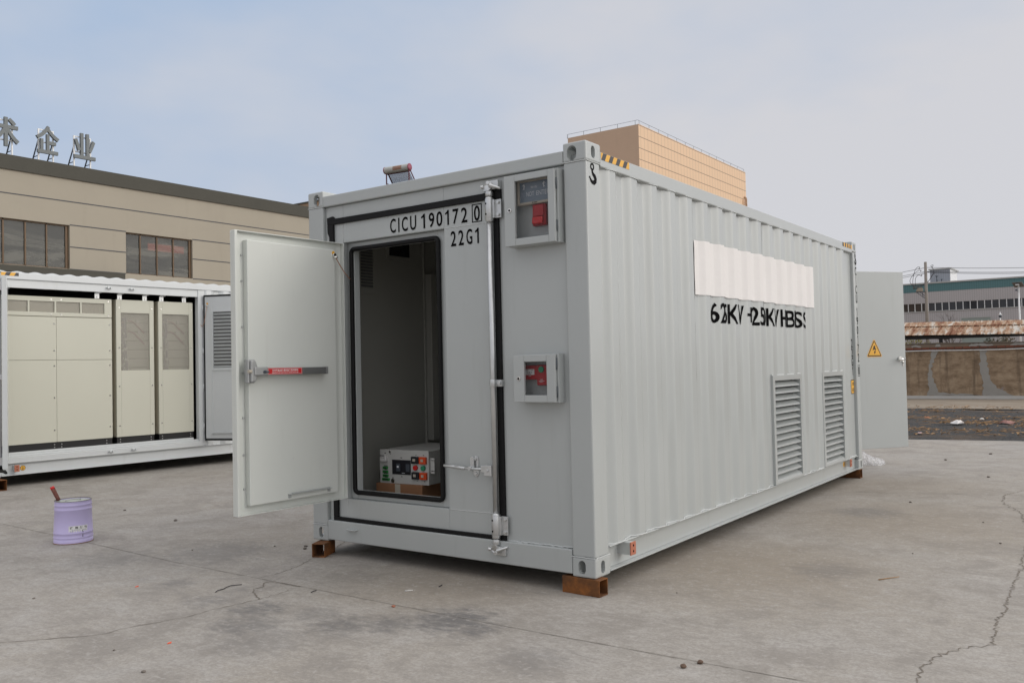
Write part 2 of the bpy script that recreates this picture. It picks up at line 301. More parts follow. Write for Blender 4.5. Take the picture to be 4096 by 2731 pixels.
def m_brick():
    t = NT('red_brick_course'); b = t.n('ShaderNodeTexBrick', {'Vector': t.n('ShaderNodeMapping', {0: t.co, 'Rotation': (pi / 2, 0, 0)}).outputs[0], 'Color1': (0.20, 0.062, 0.035, 1), 'Color2': (0.13, 0.045, 0.028, 1), 'Mortar': (0.06, 0.04, 0.03, 1), 'Scale': 1.0, 'Brick Width': 0.24, 'Row Height': 0.1, 'Mortar Size': 0.012})
    return t.fin(b.outputs[0], 0.9)
M['brick'] = m_brick()
def m_leaf(name, a, b):
    t = NT(name); i = t.n('ShaderNodeObjectInfo'); c = t.mix(t.ramp(t.noise(2.6, 3), [(0.35, 0.0), (0.65, 1.0)]), a, b); return t.fin(c, 0.6)
M['leaf_y'] = m_leaf('olive_leaves', (0.10, 0.095, 0.022), (0.20, 0.175, 0.045))
M['leaf_d'] = m_leaf('dull_leaves', (0.035, 0.04, 0.02), (0.11, 0.085, 0.045))

# ------------------------------------------------------------------ mesh helpers
class MB:
    def __init__(s, xf=None): s.bm = bmesh.new(); s.xf = xf
    def v(s, p):
        p = Vector(p)
        return s.bm.verts.new(s.xf(p) if s.xf else p)
    def face(s, pts):
        try: return s.bm.faces.new([s.v(p) for p in pts])
        except ValueError: return None
    def box(s, x0, x1, y0, y1, z0, z1):
        if x0 > x1: x0, x1 = x1, x0
        if y0 > y1: y0, y1 = y1, y0
        if z0 > z1: z0, z1 = z1, z0
        v = [s.v(p) for p in ((x0, y0, z0), (x1, y0, z0), (x1, y1, z0), (x0, y1, z0), (x0, y0, z1), (x1, y0, z1), (x1, y1, z1), (x0, y1, z1))]
        for f in ((3, 2, 1, 0), (4, 5, 6, 7), (0, 1, 5, 4), (1, 2, 6, 5), (2, 3, 7, 6), (3, 0, 4, 7)): s.bm.faces.new([v[i] for i in f])
        return s
    def prism(s, pts, ext):
        ext = Vector(ext); a = [s.v(p) for p in pts]; b = [s.v(Vector(p) + ext) for p in pts]; n = len(pts)
        s.bm.faces.new(a); s.bm.faces.new(b[::-1])
        for i in range(n): s.bm.faces.new((a[i], b[i], b[(i + 1) % n], a[(i + 1) % n]))
        return s
    def cyl(s, p0, p1, r0, r1=None, seg=14, cap=True):
        p0, p1 = Vector(p0), Vector(p1); r1 = r0 if r1 is None else r1
        d = (p1 - p0).normalized(); a = d.orthogonal().normalized(); b = d.cross(a)
        A = [s.v(p0 + (a * cos(2 * pi * i / seg) + b * sin(2 * pi * i / seg)) * r0) for i in range(seg)]
        B = [s.v(p1 + (a * cos(2 * pi * i / seg) + b * sin(2 * pi * i / seg)) * r1) for i in range(seg)]
        for i in range(seg): s.bm.faces.new((A[i], A[(i + 1) % seg], B[(i + 1) % seg], B[i])).smooth = True
        if cap: s.bm.faces.new(A[::-1]); s.bm.faces.new(B)
        return s
    def tube(s, pts, r, seg=8, closed=False):
        pts = [Vector(p) for p in pts]; n = len(pts); rings = []; prev = None
        for i, p in enumerate(pts):
            if closed: d = pts[(i + 1) % n] - pts[i - 1]
            else: d = pts[min(i + 1, n - 1)] - pts[max(i - 1, 0)]
            d.normalize()
            a = d.orthogonal().normalized() if prev is None else (prev - d * prev.dot(d)).normalized()
            prev = a; b = d.cross(a); rr = r(i / (n - 1)) if callable(r) else r
            rings.append([s.v(p + (a * cos(2 * pi * k / seg) + b * sin(2 * pi * k / seg)) * rr) for k in range(seg)])
        for i in range(n if closed else n - 1):
            A, B = rings[i], rings[(i + 1) % n]
            for k in range(seg): s.bm.faces.new((A[k], A[(k + 1) % seg], B[(k + 1) % seg], B[k])).smooth = True
        if not closed: s.bm.faces.new(rings[0][::-1]); s.bm.faces.new(rings[-1])
        return s
    def lathe(s, prof, c=(0, 0, 0), seg=36, axis='z'):
        c = Vector(c); R = []
        for (r, z) in prof:
            ring = []
            for k in range(seg):
                q = (r * cos(2 * pi * k / seg), r * sin(2 * pi * k / seg), z)
                if axis == 'y': q = (q[0], q[2], q[1])
                if axis == 'x': q = (q[2], q[0], q[1])
                ring.append(s.v(c + Vector(q)))
            R.append(ring)
        for i in range(len(R) - 1):
            for k in range(seg): s.bm.faces.new((R[i][k], R[i][(k + 1) % seg], R[i + 1][(k + 1) % seg], R[i + 1][k])).smooth = True
        s.bm.faces.new(R[0][::-1]); s.bm.faces.new(R[-1]); return s
    def ring_frame(s, plane, d0, d1, a0, a1, b0, b1, w):
        wl, wr, wb, wt = w if isinstance(w, tuple) else (w,) * 4
        def bx(p0, p1, q0, q1):
            if plane == 'y': s.box(p0, p1, d0, d1, q0, q1)
            else: s.box(d0, d1, p0, p1, q0, q1)
        bx(a0, a0 + wl, b0, b1); bx(a1 - wr, a1, b0, b1); bx(a0 + wl, a1 - wr, b0, b0 + wb); bx(a0 + wl, a1 - wr, b1 - wt, b1); return s
    def text(s, body, fit, mapf, bold=0.0, maxw=True):
        # fit = (u0, u1, v0, v1); lettering stretched into that box; mapf(u, v) -> point
        vs, fs, bb = glyphs(body, bold) if body != '1' else ONE
        u0, u1, v0, v1 = fit
        sx = (u1 - u0) / (bb[1] - bb[0]); sy = (v1 - v0) / (bb[3] - bb[2])
        vv = [s.v(mapf(u0 + (x - bb[0]) * sx, v0 + (y - bb[2]) * sy)) for x, y in vs]
        for f in fs:
            try: s.bm.faces.new([vv[i] for i in f])
            except ValueError: pass
        return s
    def cut(s): s.marks = getattr(s, 'marks', []) + [len(s.bm.faces)]; return s
    def build_each(s, name, mat, parent=None, bevel=0.0, seg=2):
        marks = [m for m in getattr(s, 'marks', []) if m > 0]; n = len(s.bm.faces)
        if not marks or marks[-1] != n: marks.append(n)
        s.bm.faces.ensure_lookup_table(); fs = s.bm.faces[:]; a = 0; out = []
        for m in marks:
            if m <= a: continue
            q = MB(); vm = {}
            for f in fs[a:m]:
                g = q.bm.faces.new([vm.setdefault(v, None) or vm.__setitem__(v, q.bm.verts.new(v.co)) or vm[v] for v in f.verts]); g.smooth = f.smooth
            out.append(q.build(name, mat, parent, bevel, seg)); a = m
        s.bm.free(); return out
    def build(s, name, mat, parent=None, bevel=0.0, seg=2, smooth=False, recalc=True):
        me = bpy.data.meshes.new(name)
        if recalc: bmesh.ops.recalc_face_normals(s.bm, faces=s.bm.faces[:])
        if smooth:
            for f in s.bm.faces: f.smooth = True
        s.bm.to_mesh(me); s.bm.free()
        o = bpy.data.objects.new(name, me); C.objects.link(o)
        me.materials.append(M[mat] if isinstance(mat, str) else mat)
        if parent is not None: o.parent = parent
        if bevel:
            b = o.modifiers.new('bevel', 'BEVEL'); b.width = bevel; b.segments = seg; b.limit_method = 'ANGLE'; b.angle_limit = radians(35); b.harden_normals = False
        return o
_G = {}
ONE = ([(.58, 0), (1, 0), (1, 1), (.66, 1), (.5, .93), (.28, .86), (0, .82), (0, .70), (.3, .73), (.58, .78)], [(0, 1, 2, 3, 4, 5, 6, 7, 8, 9)], (0, 1, 0, 1))
def glyphs(body, bold=0.0):
    k = (body, bold)
    if k not in _G:
        c = bpy.data.curves.new('lettering', 'FONT'); c.body = body; c.size = 1; c.offset = bold; c.resolution_u = 4
        o = bpy.data.objects.new('lettering', c); C.objects.link(o); bpy.context.view_layer.update()
        m = bpy.data.meshes.new_from_object(o.evaluated_get(bpy.context.evaluated_depsgraph_get()))
        vs = [(v.co.x, v.co.y) for v in m.vertices]; fs = [tuple(p.vertices) for p in m.polygons]
        xs = [v[0] for v in vs]; ys = [v[1] for v in vs]
        _G[k] = (vs, fs, (min(xs), max(xs), min(ys), max(ys)))
        bpy.data.objects.remove(o); bpy.data.curves.remove(c); bpy.data.meshes.remove(m)
    return _G[k]
def tag(o, label=None, cat=None, group=None, kind=None):
    if label: o['label'] = label
    if cat: o['category'] = cat
    if group: o['group'] = group
    if kind: o['kind'] = kind
    return o
def thing(name, label, cat, loc=(0, 0, 0), rz=0.0, group=None):
    o = bpy.data.objects.new(name, None); C.objects.link(o); o.location = loc; o.rotation_euler = (0, 0, rz); o.empty_display_size = 0.2
    return tag(o, label, cat, group)
def copy_tree(o, parent=None):
    c = o.copy(); C.objects.link(c)
    if parent is not None: c.parent = parent
    for ch in list(o.children): copy_tree(ch, c)
    return c
def Y(y): return lambda u, v: (u, y, v)
def X(x): return lambda u, v: (x, u, v)
GZ = -0.1

# ------------------------------------------------------------------ ground
def flat(name, mat, x0, x1, y0, y1, z, kind='structure'):
    o = MB().face([(x0, y0, z), (x1, y0, z), (x1, y1, z), (x0, y1, z)])
def sheet(name, mat, poly, z, kind='structure'):
    b = MB(); b.face([(x, y, z) for x, y in poly]); o = b.build(name, mat); tag(o, kind=kind); return o
sheet('ground', 'dirt', [(-1200, -1200), (1200, -1200), (1200, 1200), (-1200, 1200)], GZ - 0.13)
yard = [(-60, -30), (30, -30), (30, 12.0)] + [(x, 11.22 + 0.13 * (x + 0.57) + 0.05 * sin(x * 2.1)) for x in (6, 4, 2, 1, 0, -1, -2, -4, -6)] + [(-9, 10.2), (-60, 10.2)]
b = MB(); b.prism([(x, y, GZ) for x, y in yard], (0, 0, -0.1)); o = b.build('pavement', 'concrete'); tag(o, kind='structure')
sheet('path', 'path', [(-60, 20.5), (60, 21.2), (60, 27.2), (-60, 27.2)], GZ - 0.004)
# slab joints and cracks as narrow irregular ribbons lying on the slab
def ribbon(bmb, pts, w, jit, rnd, step=0.03):
    P = [Vector((x, y, 0)) for x, y in pts]; L = []
    for a, c in zip(P, P[1:]):
        n = max(1, int((c - a).length / step))
        for i in range(n): L.append(a.lerp(c, i / n))
    L.append(P[-1]); prev = None
    for i, p in enumerate(L):
        d = (L[min(i + 1, len(L) - 1)] - L[max(i - 1, 0)]).normalized(); q = Vector((-d.y, d.x, 0))
        p = p + q * rnd.uniform(-jit, jit); ww = w * rnd.uniform(0.35, 1.25)
        z = GZ + 0.0025
        cur = (bmb.v((p.x + q.x * ww, p.y + q.y * ww, z)), bmb.v((p.x - q.x * ww, p.y - q.y * ww, z)))
        if prev: bmb.bm.faces.new((prev[0], cur[0], cur[1], prev[1]))
        prev = cur
R = random.Random(5)
b = MB(); ribbon(b, [(-9, -.58), (-6.05, -.61), (-4.97, -.65), (-3.05, -.74), (-.08, -.745), (1.5, -.715), (4, -.68)], 0.0026, 0.0015, R, 0.06)
ribbon(b, [(-.6, 4.6), (.62, 4.95), (1.12, 5.13), (1.48, 5.27), (4, 5.9)], 0.004, 0.002, R, 0.06)
tag(b.build('jointed_pavement', 'seam'), kind='structure')
b = MB()
ribbon(b, [(-2.9, -3.1), (-2.16, -2.33), (-2.06, -2.22), (-1.88, -2.03), (-1.83, -1.93), (-1.84, -1.86), (-1.79, -1.71), (-1.73, -1.51), (-1.74, -1.39), (-1.71, -1.19), (-1.69, -1.08), (-1.69, -.95), (-1.71, -.84)], 0.0028, 0.008, R)
ribbon(b, [(-1.69, -1.08), (-1.86, -.99), (-1.93, -.94), (-1.92, -.87), (-1.99, -.8), (-1.99, -.76), (-1.87, -.745), (-1.71, -.745)], 0.004, 0.007, R)
ribbon(b, [(-2.13, -.73), (-2.12, -.62), (-2.15, -.46), (-2.21, -.3), (-2.29, -.13), (-2.42, .21), (-2.52, .39), (-3.1, 1.5)], 0.003, 0.008, R)
tag(b.build('cracked_pavement', 'crack'), kind='structure')
b = MB()
ribbon(b, [(1.86, -1.3), (1.84, -.8), (1.82, -.48), (1.81, -.36), (1.81, -.26), (1.83, -.15), (1.84, -.05), (1.9, .07), (1.97, .16), (2.02, .23), (2.01, .37), (2.0, .53), (1.98, .65), (1.99, .84), (1.99, 1.15), (1.97, 1.53), (1.97, 1.85), (1.95, 2.23), (1.9, 3.2), (1.75, 4.2), (1.55, 4.75), (1.5, 5.25), (1.7, 5.9)], 0.0042, 0.016, R, 0.022)
tag(b.build('cracked_pavement', 'crack'), kind='structure')

# ------------------------------------------------------------------ main container
CW, CL, CH = 2.438, 6.058, 2.591
ct = thing('shipping_container', 'light grey shipping container with open front door and white sheet on its corrugated side', 'container', (0, 0, 0))

def oval(cy, cz, w, h, n=10, flat_top=False):
    pts = []; r = w / 2; k = h / 2 - r
    for i in range(n + 1): a = -pi / 2 + pi * i / n - pi / 2; pts.append((cy + r * cos(a + pi), cz - k + r * sin(a + pi)) if False else (cy + r * cos(pi + pi * i / n), cz - k + r * sin(pi + pi * i / n)))
    if flat_top:
        pts += [(cy + r, cz + k + r * .55), (cy + r * .45, cz + k + r), (cy - r * .45, cz + k + r), (cy - r, cz + k + r * .55)]
    else:
        for i in range(n + 1): pts.append((cy + r * cos(pi * i / n), cz + k + r * sin(pi * i / n)))
    return pts
def bake_casting(top):
    # canonical: outer corner at the origin, body x in [-.162, 0], y in [0, .178], z in [0, .118]
    a = MB().box(-.162, 0, 0, .178, 0, .118).build('corner_casting_body', 'paint')
    bv = a.modifiers.new('b', 'BEVEL'); bv.width = .011; bv.segments = 3; bv.limit_method = 'NONE'
    cut = []
    cut.append(MB().box(-.134, -.028, .028, .150, .02, .098).build('c', 'paint'))
    if top: fr = oval(-.098, .052, .066, .090)
    else: fr = oval(-.093, .060, .050, .080)
    cut.append(MB().prism([(u, -.02, v) for u, v in fr], (0, .09, 0)).build('c', 'paint'))
    sdv = oval(.086, .058, .046, .076)
    cut.append(MB().prism([(.02, u, v) for u, v in sdv], (-.09, 0, 0)).build('c', 'paint'))
    if top: cut.append(MB().prism([(-.081 + q[0] - .0, .089 + q[1], .06) for q in oval(0, 0, .05, .1)], (0, 0, .09)).build('c', 'paint'))
    for c in cut:
        mo = a.modifiers.new('cut', 'BOOLEAN'); mo.operation = 'DIFFERENCE'; mo.object = c; mo.solver = 'EXACT'
    bpy.context.view_layer.update()
    me = bpy.data.meshes.new_from_object(a.evaluated_get(bpy.context.evaluated_depsgraph_get()))
    for c in cut + [a]:
        mm = c.data; bpy.data.objects.remove(c); bpy.data.meshes.remove(mm)
    return me
CAST = {True: bake_casting(True), False: bake_casting(False)}
def casting(parent, x, y, z, sx, sy, top, mat):
    me = CAST[top].copy(); me.transform(Matrix.Diagonal((sx, sy, 1, 1)))
    if sx * sy < 0: me.flip_normals()
    me.transform(Matrix.Translation((x, y, z))); me.materials.clear(); me.materials.append(M[mat])
    o = bpy.data.objects.new('corner_casting', me); C.objects.link(o); o.parent = parent; return o
def castings(parent, mat, off=0.0):
    for top in (False, True):
        z = CH - .118 if top else 0
        casting(parent, 0, off, z, 1, 1, top, mat); casting(parent, -CW, off, z, -1, 1, top, mat)
        casting(parent, 0, off + CL, z, 1, -1, top, mat); casting(parent, -CW, off + CL, z, -1, -1, top, mat)
castings(ct, 'paint')
def posts(parent, mat, off=0.0):
    for (x0, x1) in ((-.16, -.001), (-CW + .001, -CW + .16)):
        for (y0, y1) in ((.001, .165), (CL - .145, CL - .001)):
            MB().box(x0, x1, off + y0, off + y1, .1185, CH - .1185).build('corner_post', mat, parent, .012, 3)
posts(ct, 'paint')
# end and side rails
MB().box(-CW + .163, -.163, .001, .06, 2.468, 2.548).build('top_rail', 'paint', ct, .006)
MB().box(-CW + .163, -.163, .001, .06, .014, .158).build('bottom_rail', 'paint', ct, .006)
MB().box(-CW + .163, -.163, CL - .06, CL - .001, 2.468, 2.548).build('top_rail', 'paint', ct, .006)
MB().box(-CW + .163, -.163, CL - .06, CL - .001, .014, .158).build('bottom_rail', 'paint', ct, .006)
for (xa, xb) in ((-.06, -.002), (-CW + .002, -CW + .06)):
    MB().box(xa, xb, .179, CL - .179, 2.458, 2.55).build('top_rail', 'paint', ct, .006)
def bottom_c(parent, mat, x, sgn, y0, y1):
    bb = MB(); bb.box(x - sgn * .05, x - sgn * .045, y0, y1, .02, .157); bb.box(x - sgn * .10, x - sgn * .001, y0, y1, .157, .163); bb.box(x - sgn * .0449, x - sgn * .001, y0, y1, .013, .021)
    bb.prism([(x - sgn * .0445, y0 + .002, .021), (x - sgn * .002, y0 + .002, .021), (x - sgn * .0445, y0 + .002, .10)], (0, .004, 0))
    return bb.build('bottom_rail', mat, parent, .002)
bottom_c(ct, 'paint', 0, 1, .179, CL - .179); bottom_c(ct, 'paint', -CW, -1, .179, CL - .179)
# corrugated right wall
P0, PIT = .57, .287
def xs(y):
    if y < .213 or y > 5.596: return -.036
    t = (y - P0) % PIT
    def sm(a): a = min(1, max(0, a)); return a * a * (3 - 2 * a) * .35 + a * .65
    if t < .077: return -.002
    if t < .147: return -.002 - .034 * sm((t - .077) / .07)
    if t < .217: return -.036
    return -.036 + .034 * sm((t - .217) / .07)
def ybreaks(y0, y1, fine=True):
    s = {y0, y1}
    for k in range(-2, 19):
        for q in (0, .077, .147, .217):
            for d in ((-.006, 0, .006) if fine else (0,)):
                y = P0 + PIT * k + q + d
                if y0 < y < y1: s.add(round(y, 4))
        for q in (.1, .112, .124, .24, .252, .264):
            y = P0 + PIT * k + q
            if y0 < y < y1: s.add(round(y, 4))
    return sorted(s)
LV = [(3.119, 3.917), (4.585, 5.361)]
def corrugated(bb, y0, y1, zf0, z1, yb, xf):
    prev = None
    ys = yb
    for ya, yc in zip(ys, ys[1:]):
        z0 = zf0((ya + yc) / 2)
        f = bb.face([(xf(ya), ya, z0), (xf(yc), yc, z0), (xf(yc), yc, z1), (xf(ya), ya, z1)])
bb = MB(); yb = sorted(set(ybreaks(.16, 5.92)) | {a for l in LV for a in l})
corrugated(bb, .16, 5.92, lambda y: 1.10, 2.46, yb, xs)
for ya, yc in ((.16, LV[0][0]), (LV[0][1], LV[1][0]), (LV[1][1], 5.92)):
    corrugated(bb, ya, yc, lambda y: .163, 1.10, [y for y in yb if ya <= y <= yc], xs)
bmesh.ops.remove_doubles(bb.bm, verts=bb.bm.verts[:], dist=1e-5)
bb.build('side_wall', 'paint', ct, smooth=True)
# weld bead along the foot of the corrugated wall and along its head
R = random.Random(8)
bb = MB()
for (za, rr) in ((.165, .0042), (2.457, .003)):
    seg = []
    for y in ybreaks(.17, 5.9, False):
        if any(a - .01 < y < c + .01 for a, c in LV) and za < 1:
            if len(seg) > 2: bb.tube(seg, rr, 6).cut()
            seg = []; continue
        seg.append((xs(y) + .005 + R.uniform(-.002, .002), y, za + R.uniform(-.002, .004)))
    if len(seg) > 2: bb.tube(seg, rr, 6).cut()
bb.build_each('weld_bead', 'bead', ct)
bb = MB()
for y_ in (1.536, 2.946):
    for z0_, z1_ in ((1.12, 1.55), (1.72, 2.45)):
        if y_ < 2 or z0_ > 1.6: bb.tube([(xs(y_) + .0005, y_ + .001 * sin(k * 1.3), z0_ + (z1_ - z0_) * k / 12) for k in range(13)], .0016, 5).cut()
bb.build_each('panel_seam', 'darkbar', ct)
# plain hidden shell: left wall, roof, floor, inner lining
bb = MB(); bb.box(-CW + .003, -CW + .04, .165, 5.91, .163, 2.47); bb.build('side_wall', 'paint', ct)
bb = MB(); bb.box(-CW + .06, -.06, .06, CL - .06, 2.5, 2.53); bb.build('roof', 'paint', ct)
bb = MB(); bb.box(-CW + .06, -.1, .101, CL - .06, .15, .178); bb.build('floor', 'interior', ct)
bb = MB(); bb.box(-CW + .11, -.11, .07, CL - .07, .12, .149)
for k in range(14): bb.box(-CW + .11, -.11, .4 + k * .4, .45 + k * .4, .03, .12)
bb.build('underframe', 'blacksteel', ct)  # unseen crossmembers, added near-black to deepen the shade underneath
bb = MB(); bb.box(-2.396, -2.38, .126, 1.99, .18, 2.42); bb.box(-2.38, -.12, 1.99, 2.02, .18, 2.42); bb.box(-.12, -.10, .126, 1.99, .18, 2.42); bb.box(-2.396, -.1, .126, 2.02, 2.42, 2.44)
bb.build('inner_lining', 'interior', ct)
bb = MB(); bb.box(-CW + .16, -.16, CL - .1, CL - .05, .16, 2.468); bb.build('rear_wall', 'paint', ct)
# interior fittings seen through the doorway
bb = MB(); bb.ring_frame('x', -2.379, -2.366, .42, .66, 1.86, 2.27, .05)
for k in range(13): bb.prism([(-2.379, .47, 1.915 + k * .024), (-2.366, .47, 1.908 + k * .024), (-2.366, .47, 1.913 + k * .024), (-2.379, .47, 1.92 + k * .024)], (0, .14, 0))
bb.build('wall_louvre', 'interior', ct)
bb = MB(); bb.box(-2.379, -2.372, .47, .61, 1.91, 2.22); bb.build('louvre_backing', 'darkbar', ct)
bb = MB(); bb.box(-2.379, -2.355, .80, 1.03, 2.19, 2.34); bb.build('display_screen', 'blacksteel', ct)
bb = MB(); bb.ring_frame('x', -2.379, -2.36, .76, 1.07, 2.155, 2.38, .035); bb.build('screen_frame', 'interior', ct, .003)
bb = MB(); bb.box(-2.379, -2.36, 1.215, 1.23, .5, 2.42); bb.box(-2.379, -2.30, 1.235, 1.35, .64, 2.065); bb.box(-2.379, -2.32, 1.352, 1.46, .67, 2.055); bb.build('cable_duct', 'interior', ct, .003)
bb = MB()
for k in range(9): bb.cyl((-2.319, 1.40, .75 + k * .155), (-2.315, 1.40, .75 + k * .155), .008, seg=8).cut()
bb.build_each('duct_screw', 'blacksteel', ct)

# front end wall with a stepped recess around the doorway
FY = .03
bb = MB()
bb.box(-2.277, -2.093, FY, .1, .159, 2.467); bb.box(-1.13, -.161, FY, .1, .159, 2.467); bb.box(-2.093, -1.13, FY, .1, 2.187, 2.467); bb.box(-2.093, -1.13, FY, .1, .159, .32)
bb.build('front_wall', 'paint', ct, .004)
bb = MB(); bb.ring_frame('y', .071, .125, -2.092, -1.131, .321, 2.186, (.065, .089, .057, .056)); bb.build('door_frame', 'paint', ct, .003)
bb = MB()
R = random.Random(3)
def bead(p0, p1, r=.003, n=26, j=.0015):
    p0, p1 = Vector(p0), Vector(p1); bb.tube([p0.lerp(p1, i / n) + Vector((0, 0, R.uniform(-j, j))) for i in range(n + 1)], r, 6).cut()
bead((-.655, FY, .16), (-.165, FY, .163), .0042, 30, .003); bead((-1.12, FY, 2.187), (-.745, FY, 2.187)); bead((-1.125, FY, .32), (-.745, FY, .32)); bead((-2.27, FY, .16), (-2.23, FY, .16))
for z0, z1 in ((2.19, 2.33), (.185, .32)): bb.tube([(-2.093 + R.uniform(-.001, .001), FY, z0 + (z1 - z0) * i / 8) for i in range(9)], .002, 6).cut()
bb.tube([(-2.255 + R.uniform(-.002, .002), FY + .002, .2 + 2.25 * i / 40) for i in range(41)], .004, 6).cut()
for (xa, xb, z) in ((-.165, -.003, CH - .120), (-CW + .003, -CW + .165, CH - .120), (-.165, -.003, .119), (-CW + .003, -CW + .165, .119)): bead((xa, 0.0, z), (xb, 0.0, z), .0035, 14, .0015)
for z in (CH - .120, .119): bb.tube([(0.0, .003 + .17 * i / 14, z + R.uniform(-.0015, .0015)) for i in range(15)], .0035, 6).cut()
bb.build_each('weld_bead', 'bead', ct)
bb = MB(); bb.box(-2.06, -1.965, -.028, .001, .104, .112); bb.build('sill_tab', 'paint', ct, .002)
# black gasket round the end panel
bb = MB()
for poly in ([(-2.245, 2.33), (-2.248, 2.384), (-2.19, 2.392), (-2.172, 2.373), (-1.4, 2.371), (-.79, 2.374), (-.70, 2.386), (-.643, 2.398), (-.643, 2.33)],
             [(-.706, 2.33), (-.643, 2.33), (-.645, 2.31), (-.665, 2.285), (-.663, 1.2), (-.659, .137), (-.706, .137)],
             [(-.706, .137), (-1.4, .139), (-2.224, .141), (-2.224, .186), (-1.5, .183), (-.706, .184)],
             [(-2.245, 2.33), (-2.183, 2.33), (-2.177, 1.2), (-2.178, .186), (-2.224, .186), (-2.226, 2.24), (-2.243, 2.27)]):
    bb.prism([(x, .012, z) for x, z in poly], (0, .02, 0))
bb.build('rubber_gasket', 'rubber', ct, .003)
# doorway seal: rounded black tube
def rrect(x0, x1, z0, z1, r, n=6):
    o = []
    for cx, cz, a in ((x1 - r, z1 - r, 0), (x0 + r, z1 - r, pi / 2), (x0 + r, z0 + r, pi), (x1 - r, z0 + r, 1.5 * pi)):
        for i in range(n + 1): o.append((cx + r * cos(a + pi / 2 * i / n), cz + r * sin(a + pi / 2 * i / n)))
    return o
bb = MB(); bb.tube([(x, .058, z) for x, z in rrect(-2.043, -1.207, .368, 2.137, .03)], .0165, 10, True); bb.build('door_seal', 'rubber', ct)
# lettering on the end
bb = MB(); f = Y(FY - .0025)
for s_, u0, u1 in (('C', -1.620, -1.566), ('I', -1.543, -1.532), ('C', -1.509, -1.453), ('U', -1.431, -1.376), ('1', -1.330, -1.295), ('9', -1.261, -1.212), ('0', -1.193, -1.141), ('1', -1.116, -1.084), ('7', -1.051, -1.001), ('2', -.978, -.927), ('0', -.871, -.823)): bb.text(s_, (u0, u1, 2.207, 2.307), f, .012)
bb.ring_frame('y', FY - .003, FY - .001, -.888, -.807, 2.199, 2.317, .0055)
bb.build('container_number', 'black', ct)
bb = MB()
for s_, u0, u1 in (('2', -1.071, -1.026), ('2', -1.005, -.961), ('G', -.938, -.889), ('1', -.865, -.835)): bb.text(s_, (u0, u1, 2.060, 2.161), f, .012)
bb.build('size_type_code', 'black', ct)

# lock rod with its keepers, bearings and handle
RX, RY = -.716, -.008
rod = MB().cyl((RX, RY, .10), (RX, RY, 2.40), .0185, seg=18).build('lock_rod', 'galv', ct)
def bearing(z0, z1, name):
    bb = MB(); bb.cyl((RX, RY, z0), (RX, RY, z1), .029, seg=20); bb.cyl((RX, RY, z0 - .018), (RX, RY, z0), .024, .029, seg=20); bb.cyl((RX, RY, z1), (RX, RY, z1 + .014), .029, .022, seg=20)
    bb.box(RX + .02, RX + .082, .004, .012, z0 + .005, z1 - .005); bb.box(RX + .026, RX + .04, -.012, .006, z0 + .005, z1 - .005)
    for z in (z0 + .025, z1 - .025): bb.cyl((RX + .062, .004, z), (RX + .062, -.008, z), .011, seg=10)
    bb.build('rod_bearing', 'galv', rod, .002)
    b2 = MB()
    for z in (z0 + .03, z1 - .03): b2.cyl((RX - .008, RY - .026, z), (RX - .008, RY - .0295, z), .006, seg=10).cut()
    b2.build_each('bearing_hole', 'black', rod)
bearing(2.197, 2.325, 'a'); bearing(.190, .318, 'b')
def cam_end(z, s):
    bb = MB(); bb.cyl((RX, RY, z - s * .012), (RX, RY, z + s * .02), .026, seg=14)
    bb.prism([(RX - .03, RY - .025, z + s * .02), (RX + .012, RY - .03, z + s * .018), (RX + .04, RY - .01, z + s * .045), (RX + .02, RY - .012, z + s * .078), (RX - .012, RY - .022, z + s * .07), (RX - .034, RY - .02, z + s * .05)], (0, .032, 0))
    bb.cyl((RX + .02, RY - .028, z + s * .055), (RX + .085, -.004, z + s * .03), .013, .008, seg=10)
    bb.cyl((RX - .03, RY - .02, z + s * .05), (RX - .045, RY - .03, z + s * .046), .012, seg=8); bb.cyl((RX + .015, RY - .03, z + s * .065), (RX + .022, RY - .045, z + s * .066), .013, seg=8)
    bb.box(RX + .0, RX + .075, -.016, FY - .001, z + s * .03, z + s * .085)
    bb.build('rod_cam', 'galv', rod, .003)
cam_end(2.355, 1); cam_end(.155, -1)
bb = MB(); bb.cyl((RX, RY, 1.128), (RX, RY, 1.175), .024, seg=18); bb.box(RX + .018, RX + .06, .0, .028, 1.13, 1.173); bb.cyl((RX + .045, 0, 1.152), (RX + .045, -.012, 1.152), .012, seg=10); bb.build('rod_guide', 'galv', rod, .002)
bb = MB(); bb.cyl((-1.135, -.01, .612), (-1.02, -.012, .607), .0105, seg=12); bb.cyl((-1.04, -.012, .607), (-.955, -.014, .602), .013, .010, seg=10); bb.cyl((-.955, -.014, .602), (-.80, -.014, .604), .0085, seg=10)
bb.box(-.815, -.78, -.028, .01, .585, .628); bb.box(-.786, -.728, -.034, -.01, .565, .632); bb.cyl((-.757, -.034, .60), (-.757, -.041, .60), .009, seg=10)
bb.build('rod_handle', 'galv', rod, .003)
bb = MB(); bb.prism([(u, FY - .006, v) for u, v in oval(-.895, .615, .044, .135)], (0, .005, 0)); bb.prism([(u, FY - .022, v) for u, v in oval(-.915, .635, .03, .085)], (0, .010, 0))
for z in (.662, .568): bb.cyl((-.895, FY - .006, z), (-.895, FY - .014, z), .011, seg=10)
bb.cyl((-.91, FY - .02, .605), (-.91, -.03, .605), .014, seg=10); bb.build('handle_retainer', 'galv', rod, .002)

